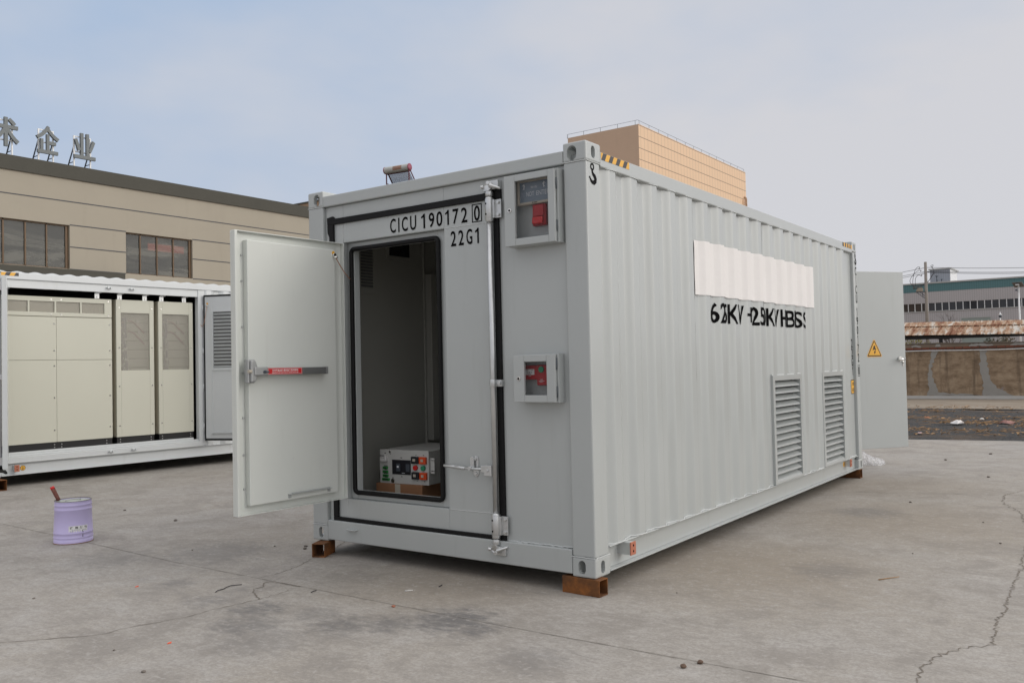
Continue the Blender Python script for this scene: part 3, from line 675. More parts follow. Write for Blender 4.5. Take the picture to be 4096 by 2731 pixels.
# hinged front door, standing open
DH = Vector((-2.085, -.002, 0)); DD = Vector((-.03, -.93, 0)).normalized(); DN = Vector((.93, -.03, 0)).normalized()
def dxf(p): return DH + DD * p.x + DN * p.y + Vector((0, 0, p.z))          # (along door, towards its inner face, up)
Z0, Z1, DU = .331, 2.177, .925
bb = MB(dxf); bb.box(0, DU, -.022, -.002, Z0, Z1); bb.ring_frame('y', -.0015, .03, 0, DU, Z0, Z1, (.006, .022, .006, .006))
door = bb.build('hinged_door', 'panel_in', ct, .003)
bb = MB(dxf); bb.box(.1, .842, -.0018, .045, .392, 2.118); bb.build('inner_panel', 'panel_in', door, .004)
bb = MB(dxf)
for z in (.5, .72, .96, 1.25, 1.55, 1.85, 2.02): bb.cyl((.856, -.001, z), (.856, .006, z), .007, seg=8).cut()
bb.build_each('panel_rivet', 'paint', door)
# panic bar
bb = MB(dxf)
bb.prism([(.878, .045, 1.338), (.826, .045, 1.338), (.812, .045, 1.288), (.80, .045, 1.282), (.80, .045, 1.235), (.815, .045, 1.23), (.828, .045, 1.184), (.878, .045, 1.184)], (0, .045, 0))
bb.prism([(.866, .09, 1.330), (.834, .09, 1.330), (.818, .09, 1.285), (.818, .09, 1.236), (.834, .09, 1.192), (.866, .09, 1.192)], (0, .02, 0))
bb.box(.746, .848, .045, .122, 1.233, 1.287)
pb = bb.build('panic_bar', 'alu', door, .006, 3)
bb = MB(dxf); bb.cyl((.852, .10, 1.26), (.884, .10, 1.26), .014, seg=4); bb.build('latch_bolt', 'beige', door)
bb = MB(dxf); bb.box(.242, .744, .06, .108, 1.235, 1.281); bb.box(.46, .744, .108, .110, 1.238, 1.279); bb.build('push_rail', 'alu', door, .003)
bb = MB(dxf); bb.box(.252, .458, .045, .112, 1.236, 1.280); bb.build('push_pad', 'darkbar', door, .004)
bb = MB(dxf); bb.box(.222, .243, .045, .10, 1.232, 1.283); bb.build('bar_end_cap', 'alu', door, .004)
bb = MB(dxf); bb.cyl((.775, .122, 1.256), (.775, .132, 1.256), .010, seg=14); bb.cyl((.775, .132, 1.256), (.752, .142, 1.254), .008, .005, seg=8); bb.build('lock_cylinder', 'darksteel', door)
bb = MB(dxf); bb.box(.462, .743, .1102, .1115, 1.237, 1.280); bb.build('exit_label', 'red', door)
bb = MB(dxf); bb.ring_frame('y', .1116, .1122, .466, .739, 1.240, 1.277, .0014)
fl = lambda u, v: (u, .1121, v)
def mirror(fit): return fit
def flu(u, v): return (1.205 - u, .1122, v)            # along-door coordinate runs leftwards when read from inside
bb.text('只作紧急出路 推动此门 警号即响', (.497, .708, 1.2565, 1.2715), flu, .02); bb.text('EMERGENCY EXIT ONLY  PUSH TO SOUND THE ALARM', (.497, .708, 1.2455, 1.2515), flu, .02)
bb.build('exit_label_text', 'white', door)
bb = MB(dxf); bb.box(.175, .545, .045, .068, .428, .432); bb.box(.195, .525, .064, .068, .432, .441)
for u in (.19, .53): bb.box(u - .012, u + .012, .045, .05, .405, .432); bb.cyl((u, .05, .415), (u, .054, .415), .006, seg=8)
bb.build('drip_bar', 'paint', door, .0015)
bb = MB(dxf)
for z0, z1 in ((2.115, 2.18), (1.94, 2.03), (1.52, 1.585), (.92, .982), (.48, .57), (.33, .395)):
    bb.cyl((-.010, .012, z0), (-.010, .012, z1), .010, seg=10); bb.box(-.03, -.008, -.004, .003, z0, z1); bb.cut()
bb.build_each('hinge', 'paint', door, .002)
bb = MB(dxf); pts = []
for i in range(17):
    t = i / 16; u = .1 - .25 * t; z = 2.06 - .155 * sin(min(1, t * 1.25) * pi / 2) + (.06 * max(0, (t - .78) / .22) ** 1.5); pts.append((u, .055 - .02 * t - (.03 * max(0, t - .5)), z))
bb.tube(pts, .0032, 8); bb.build('bonding_wire', 'wire_cu', door)
bb = MB(dxf); bb.cyl((.112, .045, 2.08), (.112, .062, 2.08), .012, seg=12); bb.cyl((.118, .05, 2.066), (.095, .07, 2.062), .009, seg=8); bb.build('bonding_stud', 'chrome', door)
bb = MB(dxf); bb.cyl((.115, .045, 2.096), (.115, .047, 2.096), .013, seg=14); bb.build('earth_dot', 'yellow', door)

# wall cabinets on the end wall
def cabinet(x0, x1, z0, z1, wx0, wx1, wz0, wz1, lock, name, label):
    bb = MB(); bb.ring_frame('y', -.038, FY - .001, x0 + .012, x1 + .012, z0 - .003, z1 + .004, .012); bb.box(x0 + .024, x1, FY - .004, FY - .001, z0 + .01, z1 - .01)
    cb = bb.build(name, 'paint', ct, .002); cb['label'] = label
    MB().ring_frame('y', -.062, -.040, x0, x1, z0, z1, (wx0 - x0, x1 - wx1, wz0 - z0, z1 - wz1)).build('cabinet_door', 'paint', cb, .003)
    MB().box(wx0 - .004, wx1 + .004, -.0495, -.0465, wz0 - .004, wz1 + .004).build('glass_pane', 'glass', cb)
    bb = MB(); bb.cyl((lock[0], -.0615, lock[1]), (lock[0], -.068, lock[1]), .0145, .012, seg=20); bb.build('lock', 'chrome', cb)
    bb = MB(); bb.cyl((lock[0], -.0682, lock[1]), (lock[0], -.0690, lock[1]), .0075, seg=14); bb.build('keyhole', 'black', cb)
    bb = MB()
    for zz in (z0 + (z1 - z0) * .22, z0 + (z1 - z0) * .80): bb.cyl((x1 + .0035, -.045, zz - .035), (x1 + .0035, -.045, zz + .035), .003, seg=8).cut()
    bb.build_each('cabinet_hinge', 'darksteel', cb); return cb
c1 = cabinet(-.56, -.187, 1.998, 2.437, -.480, -.235, 2.042, 2.397, (-.518, 2.22), 'alarm_cabinet', 'upper wall cabinet with a warning sign and red alarm behind glass')
bb = MB(); bb.ring_frame('y', -.012, .026, -.50, -.20, 2.252, 2.412, .017); bb.box(-.485, -.215, .004, .026, 2.267, 2.397); bb.build('warning_display', 'beige', c1, .006, 3)
MB().box(-.482, -.218, .0005, .0035, 2.270, 2.394).build('display_face', 'signblue', c1)
bb = MB(); f = Y(-.0005); bb.text('NOT', (-.432, -.375, 2.305, 2.333), f, .0); bb.text('ENTER', (-.358, -.262, 2.305, 2.333), f, .0)
for cx, s in ((-.452, 1), (-.30, -1)):
    bb.prism([(cx - .008 * s, -.0004, 2.352), (cx, -.0004, 2.36), (cx - .002 * s, -.0004, 2.375), (cx - .012 * s, -.0004, 2.371), (cx - .004 * s, -.0004, 2.382), (cx + .004 * s, -.0004, 2.384), (cx + .011 * s, -.0004, 2.372), (cx + .006 * s, -.0004, 2.36), (cx + .004 * s, -.0004, 2.347), (cx - .002 * s, -.0004, 2.352)], (0, -.001, 0))
bb.text('警告', (-.40, -.35, 2.352, 2.366), f, .0)
bb.build('display_text', 'signtext', c1)
bb = MB(); bb.text('DO', (-.475, -.442, 2.305, 2.333), Y(-.0006)); bb.build('display_text', 'signdim', c1)
bb = MB(); bb.cyl((-.378, -.0122, 2.2605), (-.378, -.0132, 2.2605), .0045, seg=10); bb.box(-.37, -.345, -.0132, -.0122, 2.258, 2.263); bb.build('maker_mark', 'print', c1)
bb = MB(); bb.box(-.392, -.294, .0, .027, 2.116, 2.250); bb.box(-.378, -.302, -.012, .0, 2.172, 2.243); al = bb.build('alarm_sounder', 'redplastic', c1, .012, 3)
MB().box(-.385, -.306, -.020, -.001, 2.124, 2.170).build('strobe_lens', 'redlight', c1, .009, 3)
c2 = cabinet(-.518, -.213, 1.035, 1.323, -.438, -.273, 1.078, 1.281, (-.477, 1.179), 'call_point_cabinet', 'lower wall cabinet with red call point and gas release behind glass')
MB().box(-.470, -.384, .0, .027, 1.172, 1.260).build('fire_call_point', 'redplastic', c2, .004)
MB().box(-.469, -.402, -.004, .0, 1.201, 1.236).build('call_point_glass', 'white', c2)
bb = MB()
for cx, s in ((-.449, 1), (-.421, -1)): bb.prism([(cx - .006, -.0045, 1.214), (cx - .006, -.0045, 1.217), (cx, -.0045, 1.217), (cx, -.0045, 1.2195), (cx + .006, -.0045, 1.2155), (cx, -.0045, 1.2115), (cx, -.0045, 1.214)] if s > 0 else [(cx + .006, -.0045, 1.214), (cx + .006, -.0045, 1.217), (cx, -.0045, 1.217), (cx, -.0045, 1.2195), (cx - .006, -.0045, 1.2155), (cx, -.0045, 1.2115), (cx, -.0045, 1.214)], (0, -.0006, 0))
bb.cyl((-.435, -.0042, 1.2155), (-.435, -.0052, 1.2155), .004, seg=12)
bb.box(-.462, -.446, -.0048, -.0042, 1.228, 1.2305); bb.box(-.424, -.409, -.0048, -.0042, 1.228, 1.2305); bb.box(-.447, -.423, -.0048, -.0042, 1.204, 1.2065)
bb.build('call_point_marks', 'print', c2)
MB().box(-.383, -.282, -.004, .027, 1.136, 1.262).build('gas_release_point', 'redplastic', c2, .005)
bb = MB(); bb.cyl((-.347, -.004, 1.233), (-.347, -.012, 1.233), .0185, seg=22); bb.build('release_button', 'green', c2)
bb = MB(); bb.box(-.368, -.328, -.0048, -.0042, 1.1615, 1.1635); bb.box(-.362, -.342, -.0048, -.0042, 1.155, 1.157); bb.box(-.358, -.338, -.0048, -.0042, 1.170, 1.1725); bb.box(-.446, -.428, -.0008, -.0002, 1.193, 1.195); bb.build('release_text', 'signtext', c2)

# side wall: white sheet, rating text, hazard tape, hook marks, louvres
bb = MB(); ys_ = ybreaks(1.545, 4.39); zz = [1.757 + .405 * k / 6 for k in range(7)]
grid = {}
R = random.Random(12)
for i, y in enumerate(ys_):
    for k, z in enumerate(zz):
        w = .0025 * noise.noise(Vector((y * 9, z * 7, 3))) + .001 * noise.noise(Vector((y * 30, z * 22, 9)))
        lift = .0165 * (y - 1.545) / 2.84
        grid[i, k] = bb.v((xs(y) * .80 + .005 + w, y, z + lift + (.002 * sin(y * 7) if k in (0, 6) else 0)))
for i in range(len(ys_) - 1):
    for k in range(6): bb.bm.faces.new((grid[i, k], grid[i + 1, k], grid[i + 1, k + 1], grid[i, k + 1])).smooth = True
bb.build('white_cover_sheet', 'paper', ct)
f = lambda u, v: (0.0, u, v)
words = [MB(), MB(), MB()]
for s_, u0, u1 in (('6', 1.872, 1.985), ('2', 1.995, 2.105), ('5', 2.112, 2.196), ('K', 2.214, 2.345), ('W', 2.352, 2.535), ('+', 2.568, 2.712), ('2', 2.742, 2.852), ('5', 2.862, 2.968), ('0', 2.985, 3.078), ('K', 3.088, 3.215), ('W', 3.22, 3.398), ('H', 3.412, 3.53), ('B', 3.632, 3.758), ('E', 3.772, 3.875), ('S', 3.888, 4.008), ('S', 4.03, 4.15)):
    dz = .0035 * (u0 - 1.8)
    words[(u0 > 2.55) + (u0 > 3.6)].text(s_, (u0, u1, 1.555 + dz if s_ != '+' else 1.575 + dz, 1.712 + dz if s_ != '+' else 1.70 + dz), f, .015 if s_ != '+' else .004)
for bb in words:
    for y in ybreaks(1.82, 4.2):
        bmesh.ops.bisect_plane(bb.bm, geom=bb.bm.verts[:] + bb.bm.edges[:] + bb.bm.faces[:], plane_co=(0, y, 0), plane_no=(0, 1, 0))
    for v in bb.bm.verts: v.co.x = xs(v.co.y) + .0035
    bb.build('rating_text', 'black', ct)
def hazard(parent, y0, y1, z0, z1, x, skew, n, first):
    # alternating slanted blocks, trimmed to the strip
    ya, yc = MB(), MB(); w = (y1 - y0) / n
    for i in range(-1, n + 1):
        a, c = y0 + i * w, y0 + (i + 1) * w; q = []
        for (yy, zz_) in ((a, z0), (c, z0), (c + skew, z1), (a + skew, z1)): q.append((x, min(y1, max(y0, yy)), zz_))
        if abs(q[1][1] - q[0][1]) < 1e-4 and abs(q[2][1] - q[3][1]) < 1e-4: continue
        (ya if (i + first) % 2 == 0 else yc).prism(q, (.0012, 0, 0))
    bmesh.ops.remove_doubles(ya.bm, verts=ya.bm.verts[:], dist=1e-5); bmesh.ops.remove_doubles(yc.bm, verts=yc.bm.verts[:], dist=1e-5)
    t = ya.build('hazard_tape', 'yellow', parent); yc.build('tape_stripe', 'tape_dark', t)
hazard(ct, .185, .545, 2.502, 2.546, -.0017, .027, 8, 1)
hazard(ct, 5.50, 5.875, 2.502, 2.546, -.0017, .0, 8, 1)
def hook(yc, sgn, xx):
    bb = MB(); n = 20; ring = []
    for i in range(n):
        a = 2 * pi * i / n; ring.append((bb.v((xx, yc + .0225 * cos(a), 2.440 + .0225 * sin(a))), bb.v((xx, yc + .0115 * cos(a), 2.440 + .0115 * sin(a)))))
    for i in range(n): bb.bm.faces.new((ring[i][0], ring[(i + 1) % n][0], ring[(i + 1) % n][1], ring[i][1]))
    path = [(0, 2.421), (0, 2.408), (.010, 2.396), (.026, 2.386), (.036, 2.372), (.034, 2.356), (.020, 2.346), (.0, 2.346), (-.016, 2.354), (-.027, 2.366), (-.034, 2.378)]
    wd = [.007, .008, .011, .013, .014, .0145, .0135, .011, .0085, .0055, .0075]
    prev = None
    for i, (dy, z) in enumerate(path):
        d = Vector((path[min(i + 1, 10)][0] - path[max(i - 1, 0)][0], path[min(i + 1, 10)][1] - path[max(i - 1, 0)][1])).normalized(); nn = Vector((-d.y, d.x))
        cur = (bb.v((xx + .0001, yc + sgn * (dy + nn.x * wd[i]), z + nn.y * wd[i])), bb.v((xx + .0001, yc + sgn * (dy - nn.x * wd[i]), z - nn.y * wd[i])))
        if prev: bb.bm.faces.new((prev[0], cur[0], cur[1], prev[1]))
        prev = cur
    return bb.build('lifting_hook_mark', 'print', ct)
hook(.073, 1, .0012); hook(5.998, 1, .0012)
bb = MB(); f = X(.0010); z = 2.309
for s_ in 'CICU': bb.text(s_, ((5.978, 6.036, z - .097, z) if s_ != 'I' else (6.002, 6.011, z - .097, z)), f, .012); z -= .106
bb.cut(); z = 1.841
for s_ in '190172': bb.text(s_, ((5.978, 6.036, z - .097, z) if s_ != '1' else (5.99, 6.018, z - .097, z)), f, .012); z -= .1048
bb.cut(); bb.text('0', (5.985, 6.03, 1.07, 1.166), f, .012); bb.ring_frame('x', .0006, .0012, 5.968, 6.048, 1.055, 1.184, .005)
bb.build_each('container_number', 'print', ct)
bb = MB(); f = X(-.034); z = 1.482
for s_ in '22G1': bb.text(s_, ((5.845, 5.9, z - .099, z) if s_ != '1' else (5.86, 5.885, z - .099, z)), f, .014); z -= .1045
bb.build('size_type_code', 'print', ct)
bb = MB(); bb.prism([(-.0355, y, z) for y, z in rrect(5.785, 5.908, .86, 1.02, .014)], (.001, 0, 0)); wb = bb.build('caution_sticker', 'brown', ct)
bb = MB(); bb.prism([(-.0344, y, z) for y, z in rrect(5.795, 5.904, .869, 1.011, .01)], (.0008, 0, 0)); bb.build('caution_face', 'yellow', wb)
bb = MB(); bb.text('注意', (5.825, 5.9, .95, .995), X(-.0332), .02); bb.text('高压', (5.825, 5.9, .885, .93), X(-.0332), .02); bb.build('caution_text', 'brown', wb)
def louvre(y0, y1, z1, iy0, iy1, iz1):
    bb = MB(); bb.ring_frame('x', -.07, .003, y0, y1, .166, z1, (iy0 - y0, y1 - iy1, .022, z1 - iz1))
    lv = bb.build('louvre_vent', 'paint', ct, .002)
    bb = MB(); n = 15
    for k in range(n):
        z = iz1 - .057 - k * (iz1 - .19 - .055) / (n - 1)
        bb.prism([(-.055, iy0 + .0005, z + .046), (-.006, iy0 + .0005, z + .010), (-.0045, iy0 + .0005, z), (-.0065, iy0 + .0005, z), (-.0085, iy0 + .0005, z + .008), (-.057, iy0 + .0005, z + .044)], (0, iy1 - iy0 - .001, 0))
    bb.build('louvre_slats', 'paint', lv)
    MB().box(-.0815, -.0715, y0 + .01, y1 - .01, .17, z1 - .01).build('vent_backing', 'blacksteel', lv)
    bb = MB(); R2 = random.Random(int(y0 * 100))
    bb.tube([(-.012, y0 + (y1 - y0) * i / 24, z1 + .003 + R2.uniform(-.001, .004)) for i in range(25)], .0065, 6); bb.build('sealant_bead', 'bead', lv)
louvre(3.119, 3.917, 1.123, 3.168, 3.866, 1.077); louvre(4.585, 5.361, 1.127, 4.638, 5.32, 1.081)
def earth_lug(y0, y1, x):
    bb = MB(); bb.box(-.046, x - .008, y0 + .004, y1 - .004, .082, .158); l = bb.build('earthing_lug', 'galv', ct, .003)
    bb = MB(); bb.box(x - .0078, x, y0, y1, .080, .160); cu = bb.build('copper_plate', 'copper', l, .002)
    bb = MB()
    for z in (.103, .138): bb.cyl((x - .001, (y0 + y1) / 2, z), (x + .0008, (y0 + y1) / 2, z), .0075, seg=12).cut()
    bb.build_each('bolt_hole', 'black', l)
earth_lug(.343, .411, .05); earth_lug(5.45, 5.52, .02)
bb = MB(); bb.cyl((-.0449, 5.43, .108), (-.0435, 5.43, .108), .030, seg=24); e = bb.build('earth_mark', 'yellow', ct)
bb = MB(); bb.box(-.0434, -.0428, 5.427, 5.433, .108, .128); bb.box(-.0434, -.0428, 5.415, 5.445, .103, .107); bb.box(-.0434, -.0428, 5.422, 5.438, .095, .099); bb.build('earth_symbol', 'brown', e)

# rear door swung out beyond the far corner
RH = Vector((-.10, 6.09, 0)); RD = Vector((.452, .61, 0)).normalized(); RN = Vector((.61, -.452, 0)).normalized()
def rxf(p): return RH + RD * p.x + RN * p.y + Vector((0, 0, p.z))
rd = MB(rxf).box(0.0, .772, -.045, 0, .203, 2.275).build('rear_door', 'paint', ct, .003)
def tri(c0, c1, zb, zt, r):
    V3 = [Vector((c0, zb)), Vector((c1, zb)), Vector(((c0 + c1) / 2, zt))]; o = []
    for i in range(3):
        p, a, c = V3[i], (V3[i - 1] - V3[i]).normalized(), (V3[(i + 1) % 3] - V3[i]).normalized()
        h = a.angle(c) / 2; d = r / math.tan(h); ctr = p + (a + c).normalized() * (r / sin(h))
        s0, s1 = p + a * d - ctr, p + c * d - ctr
        for k in range(6):
            q = s0.lerp(s1, k / 5).normalized() * r + ctr; o.append((q.x, q.y))
    return o
sg = MB(rxf); sg.prism([(u, .0005, v) for u, v in tri(.213, .437, 1.272, 1.490, .014)], (0, .001, 0)); ws = sg.build('voltage_warning_sign', 'yellow', rd)
sg = MB(rxf); sg.prism([(u, .0016, v) for u, v in tri(.224, .426, 1.279, 1.474, .010)], (0, .0006, 0)); sg.build('sign_border', 'brown', rd)
sg = MB(rxf); sg.prism([(u, .0023, v) for u, v in tri(.240, .410, 1.2915, 1.452, .003)], (0, .0006, 0)); sg.build('sign_face', 'yellow', rd)
sg = MB(rxf)
sg.prism([(.318, .003, 1.404), (.340, .003, 1.404), (.333, .003, 1.378), (.350, .003, 1.372), (.334, .003, 1.331), (.326, .003, 1.334), (.337, .003, 1.362), (.300, .003, 1.352)], (0, .0006, 0)); sg.prism([(.318, .0031, 1.338), (.344, .0031, 1.331), (.325, .0031, 1.305)], (0, .0006, 0))
sg.build('lightning_arrow', 'brown', rd)
sg = MB(rxf); sg.cyl((.684, 0, 1.243), (.684, .02, 1.243), .030, .026, seg=20); sg.cyl((.684, .02, 1.243), (.684, .05, 1.243), .014, seg=12); sg.cyl((.72, .052, 1.243), (.622, .056, 1.232), .012, .014, seg=12); sg.build('lever_handle', 'chrome', rd)
sg = MB(rxf); sg.tube([(.716 + .014 * cos(a), .03, 1.232 + .014 * sin(a)) for a in [2 * pi * k / 12 for k in range(12)]], .002, 6, True); sg.cyl((.725, .004, 1.216), (.728, .006, 1.19), .008, seg=8); sg.box(.724, .731, .004, .007, 1.155, 1.19); sg.build('key', 'chrome', rd)

# rusty steel tubes the container stands on
def steel_tube(loc, ang, length, label, w=.1, h=.0985):
    bb = MB(); t = .006
    pts_o = [(-w / 2, 0), (w / 2, 0), (w / 2, h), (-w / 2, h)]; pts_i = [(-w / 2 + t, t), (w / 2 - t, t), (w / 2 - t, h - t), (-w / 2 + t, h - t)]
    A = [[bb.v((x, y, z)) for y, z in p] for x in (0, length) for p in (pts_o, pts_i)]
    for i in range(4):
        j = (i + 1) % 4
        bb.bm.faces.new((A[0][i], A[0][j], A[2][j], A[2][i])); bb.bm.faces.new((A[1][i], A[3][i], A[3][j], A[1][j])); bb.bm.faces.new((A[0][i], A[1][i], A[1][j], A[0][j])); bb.bm.faces.new((A[2][i], A[2][j], A[3][j], A[3][i]))
    r = bb.build('steel_tube', 'rust', None, .003); r.location = loc; r.rotation_euler = (0, 0, ang); tag(r, label, 'steel tube', 'rusty steel tubes under the containers'); return r
steel_tube((-.232, .045, GZ), radians(-2), .262, 'rusty steel tube under the container corner post with the hook mark and hazard tape', .095)
steel_tube((-2.27, -.10, GZ), radians(115), .20, 'rusty steel tube under the container corner behind the open front door', .10)
steel_tube((-.9, 5.965, GZ), radians(0), .90, 'rusty steel tube under the container corner beside the rear door and plastic film', .10)

# control box on its carton, inside the doorway
BX = Matrix.Translation((-1.93, .46, 0)) @ Matrix.Rotation(radians(5), 4, 'Z')
kb = thing('control_box', 'grey control box with red and black sockets on a carton in the doorway', 'control box', (-1.93, .46, .386), radians(5))
MB().box(-.230, .230, .004, .62, 0, .252).build('housing', 'boxgrey', kb, .003)
MB().box(-.231, .231, -.002, .004, -.001, .254).build('front_panel', 'boxgrey', kb, .001)
for s in (-1, 1):
    bb = MB(); x0 = .2312 if s > 0 else -.262
    bb.box(x0, x0 + .006 if s > 0 else -.2312, .03, .036, .09, .195) if s < 0 else None
    if s > 0:
        bb.box(.2312, .236, .02, .028, .085, .200); bb.box(.236, .268, .02, .024, .106, .179); bb.box(.236, .268, .02, .024, .185, .200); bb.box(.236, .268, .02, .024, .085, .100)
    bb.build('rack_ear', 'boxgrey', kb)
PF = -.002
def pu(px): return -.231 + (px - 205) / 955 * .462
def pz(py): return .252 - (py - 262) / 660 * .252
bb = MB(); bb.box(pu(452), pu(818), PF - .004, PF, pz(742), pz(452)); bk = bb.build('breaker_panel', 'blackplastic', kb, .002)
bb = MB(); bb.box(pu(545), pu(617), PF - .012, PF - .004, pz(680), pz(525)).cut(); bb.box(pu(733), pu(803), PF - .012, PF - .004, pz(680), pz(528)); bb.build_each('breaker_toggle', 'darksteel', kb, .002)
bb = MB(); bb.box(pu(562), pu(598), PF - .0135, PF - .012, pz(605), pz(565)); bb.box(pu(648), pu(706), PF - .006, PF - .004, pz(716), pz(708)); bb.build('breaker_marking', 'signtext', kb)
for px, py, m in ((912, 443, 'blackplastic'), (1065, 445, 'orange'), (918, 745, 'blackplastic'), (1070, 748, 'orange')):
    bb = MB(); bb.box(pu(px - 66), pu(px + 66), PF - .020, PF, pz(py + 70), pz(py - 70)); sk = bb.build('socket', m, kb, .004)
    bb = MB(); bb.box(pu(px - 25), pu(px + 22), PF - .024, PF - .020, pz(py + 22), pz(py - 28)); bb.build('socket_contact', 'beige', sk)
for px, m in ((914, 'redlight'), (1062, 'green')):
    bb = MB(); bb.cyl((pu(px), PF, pz(595)), (pu(px), PF - .016, pz(595)), .0205, .018, seg=20); bb.build('indicator_button', m, kb)
bb = MB(); bb.box(pu(246), pu(362), PF - .025, PF, pz(492), pz(365)); bk = bb.build('circuit_breaker', 'whiteplastic', kb, .003)
bb = MB(); bb.box(pu(250), pu(332), PF - .027, PF - .025, pz(384), pz(368)); bb.box(pu(258), pu(285), PF - .0262, PF - .025, pz(420), pz(412)); bb.box(pu(300), pu(330), PF - .0262, PF - .025, pz(420), pz(412)); bb.build('breaker_slot', 'blackplastic', bk)
for py, x0, x1 in ((620, 270, 368), (698, 266, 374), (775, 268, 378), (850, 252, 398)):
    bb = MB(); bb.box(pu(x0), pu(x1), PF - .010, PF, pz(py + 24), pz(py - 24)); g = bb.build('terminal_block', 'greenlabel', kb, .002)
    bb = MB(); bb.box(pu(x0 + 24), pu(x1 - 24), PF - .0115, PF - .010, pz(py + 10), pz(py - 10)); bb.build('terminal_slot', 'blackplastic', g)
bb = MB(); bb.cyl((pu(465), PF, pz(868)), (pu(465), PF - .008, pz(868)), .0165, seg=18).cut(); bb.cyl((pu(415), PF, pz(302)), (pu(415), PF - .006, pz(302)), .009, seg=12); bb.build_each('key_switch', 'chrome', kb)
bb = MB()
for px, py, w in ((313, 328, 30), (632, 410, 34), (636, 782, 24), (922, 346, 14), (1067, 346, 24), (320, 583, 80), (325, 658, 60), (325, 733, 100), (327, 808, 60), (458, 812, 20), (934, 850, 12), (1078, 852, 24), (417, 342, 12)): bb.box(pu(px - w / 2), pu(px + w / 2), PF - .0008, PF - .0001, pz(py + 7), pz(py - 7))
bb.build('panel_print', 'print', kb)
cb = thing('cardboard_box', 'brown taped carton under the grey control box inside the container', 'carton', (-1.955, .44, .1785), radians(5))
MB().box(-.235, .205, .0, .30, 0, .2055).build('carton_body', 'carton', cb, .004)
MB().box(-.05, .0, -.0012, .0, .0, .205).build('packing_tape', 'beige', cb)
cb2 = thing('cardboard_box', 'grey printed carton behind the brown taped carton inside the container', 'carton', (-1.93, .78, .1785), radians(5))
MB().box(-.24, .21, .0, .36, 0, .2055).build('carton_body', 'cartonprint', cb2, .004)

# ------------------------------------------------------------------ second container (left)
BA = radians(-3.75)
d0 = Vector((sin(-BA), cos(BA), 0)); nB = Vector((cos(BA), sin(BA), 0))
BO = Vector((-8.8, 0, .03)); SOFF = .43
cb_ = thing('shipping_container', 'pale grey container with cream battery cabinets showing through its open side', 'container', BO + d0 * SOFF, BA)
bxf = lambda p: Vector((p.x, p.y - SOFF, p.z))
def BB(): return MB(bxf)
castings(cb_, 'paint_b'); posts(cb_, 'paint_b')
E1 = SOFF + CL
BB().box(-.06, -.001, SOFF + .179, E1 - .179, 2.447, 2.535).build('top_rail', 'paint_b', cb_, .008)
BB().box(-CW + .001, -CW + .06, SOFF + .179, E1 - .179, 2.447, 2.535).build('top_rail', 'paint_b', cb_, .006)
bottom_c(cb_, 'paint_b', 0, 1, .179, CL - .179); bottom_c(cb_, 'paint_b', -CW, -1, .179, CL - .179)
for y0 in (SOFF + .001, E1 - .06):
    BB().box(-CW + .163, -.163, y0, y0 + .058, 2.468, 2.548).build('top_rail', 'paint_b', cb_, .006); BB().box(-CW + .163, -.163, y0, y0 + .058, .014, .158).build('bottom_rail', 'paint_b', cb_, .006)
    BB().box(-CW + .16, -.16, y0 + .01, y0 + .05, .158, 2.468).build('end_wall', 'paint_b', cb_)
bb = BB(); n = 232; prev = None                                     # pressed roof sheet, its waves show above the rail
for i in range(n + 1):
    s = SOFF + .06 + (CL - .12) * i / n; w = (s - .72) / .2105 % 1.0
    h = .021 * (0.5 - 0.5 * cos(2 * pi * w)) ** 0.8; cur = (bb.v((-.035, s, 2.535 + h)), bb.v((-CW + .035, s, 2.535 + h)), bb.v((-.0365, s, 2.53)))
    if prev: bb.bm.faces.new((prev[0], cur[0], cur[1], prev[1])).smooth = True; bb.bm.faces.new((prev[2], cur[2], cur[0], prev[0]))
    prev = cur
bb.build('roof', 'paint_b', cb_)
BB().box(-.07, -.022, .62, 3.39, 2.344, 2.4465).build('opening_header', 'paint_b', cb_, .003)
BB().box(-.10, -.012, 3.287, 3.392, .164, 2.4465).build('opening_jamb', 'paint_b', cb_, .006)
bb = BB(); bb.box(-.12, -.002, .60, 3.287, .1635, .235); bb.box(-.12, -.03, .60, 3.287, .235, .262); bb.box(-.12, -.055, .60, 3.22, .262, .29); bb.build('opening_sill', 'paint_b', cb_, .004)
bb = BB(); R = random.Random(4); bb.tube([(-.002, .62 + 2.7 * i / 60, .166 + R.uniform(-.002, .002)) for i in range(61)], .006, 6); bb.build('weld_bead', 'bead', cb_)
def xs2(y):
    t = (y - 3.42) % PIT
    if t < .077: return -.002
    if t < .147: return -.002 - .034 * (t - .077) / .07
    if t < .217: return -.036
    return -.036 + .034 * (t - .217) / .07
bb = BB(); yb2 = sorted({3.392, E1 - .14} | {3.42 + PIT * k + q for k in range(10) for q in (0, .077, .147, .217) if 3.392 < 3.42 + PIT * k + q < E1 - .14})
corrugated(bb, 0, 0, lambda y: .163, 2.447, yb2, xs2); bb.build('side_wall', 'paint_b', cb_)
bb = BB(); bb.box(-CW + .01, -CW + .045, SOFF + .16, E1 - .14, .16, 2.45); bb.build('side_wall', 'paint_b', cb_)
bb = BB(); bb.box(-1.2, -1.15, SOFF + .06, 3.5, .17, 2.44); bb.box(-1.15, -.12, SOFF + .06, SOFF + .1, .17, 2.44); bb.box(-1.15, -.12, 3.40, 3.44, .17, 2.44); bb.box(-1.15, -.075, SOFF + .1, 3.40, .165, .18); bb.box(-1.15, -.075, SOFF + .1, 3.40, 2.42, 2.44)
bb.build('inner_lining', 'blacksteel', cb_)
bb = BB()
for s in (.70, 1.85, 2.16, 2.52, 2.77, 3.12): bb.box(-.115, -.108, s - .032, s + .032, 2.262, 2.345); bb.box(-.115, -.06, s - .04, s + .04, 2.334, 2.342); bb.cyl((-.108, s + .005, 2.285), (-.098, s + .005, 2.285), .012, seg=10).cut()
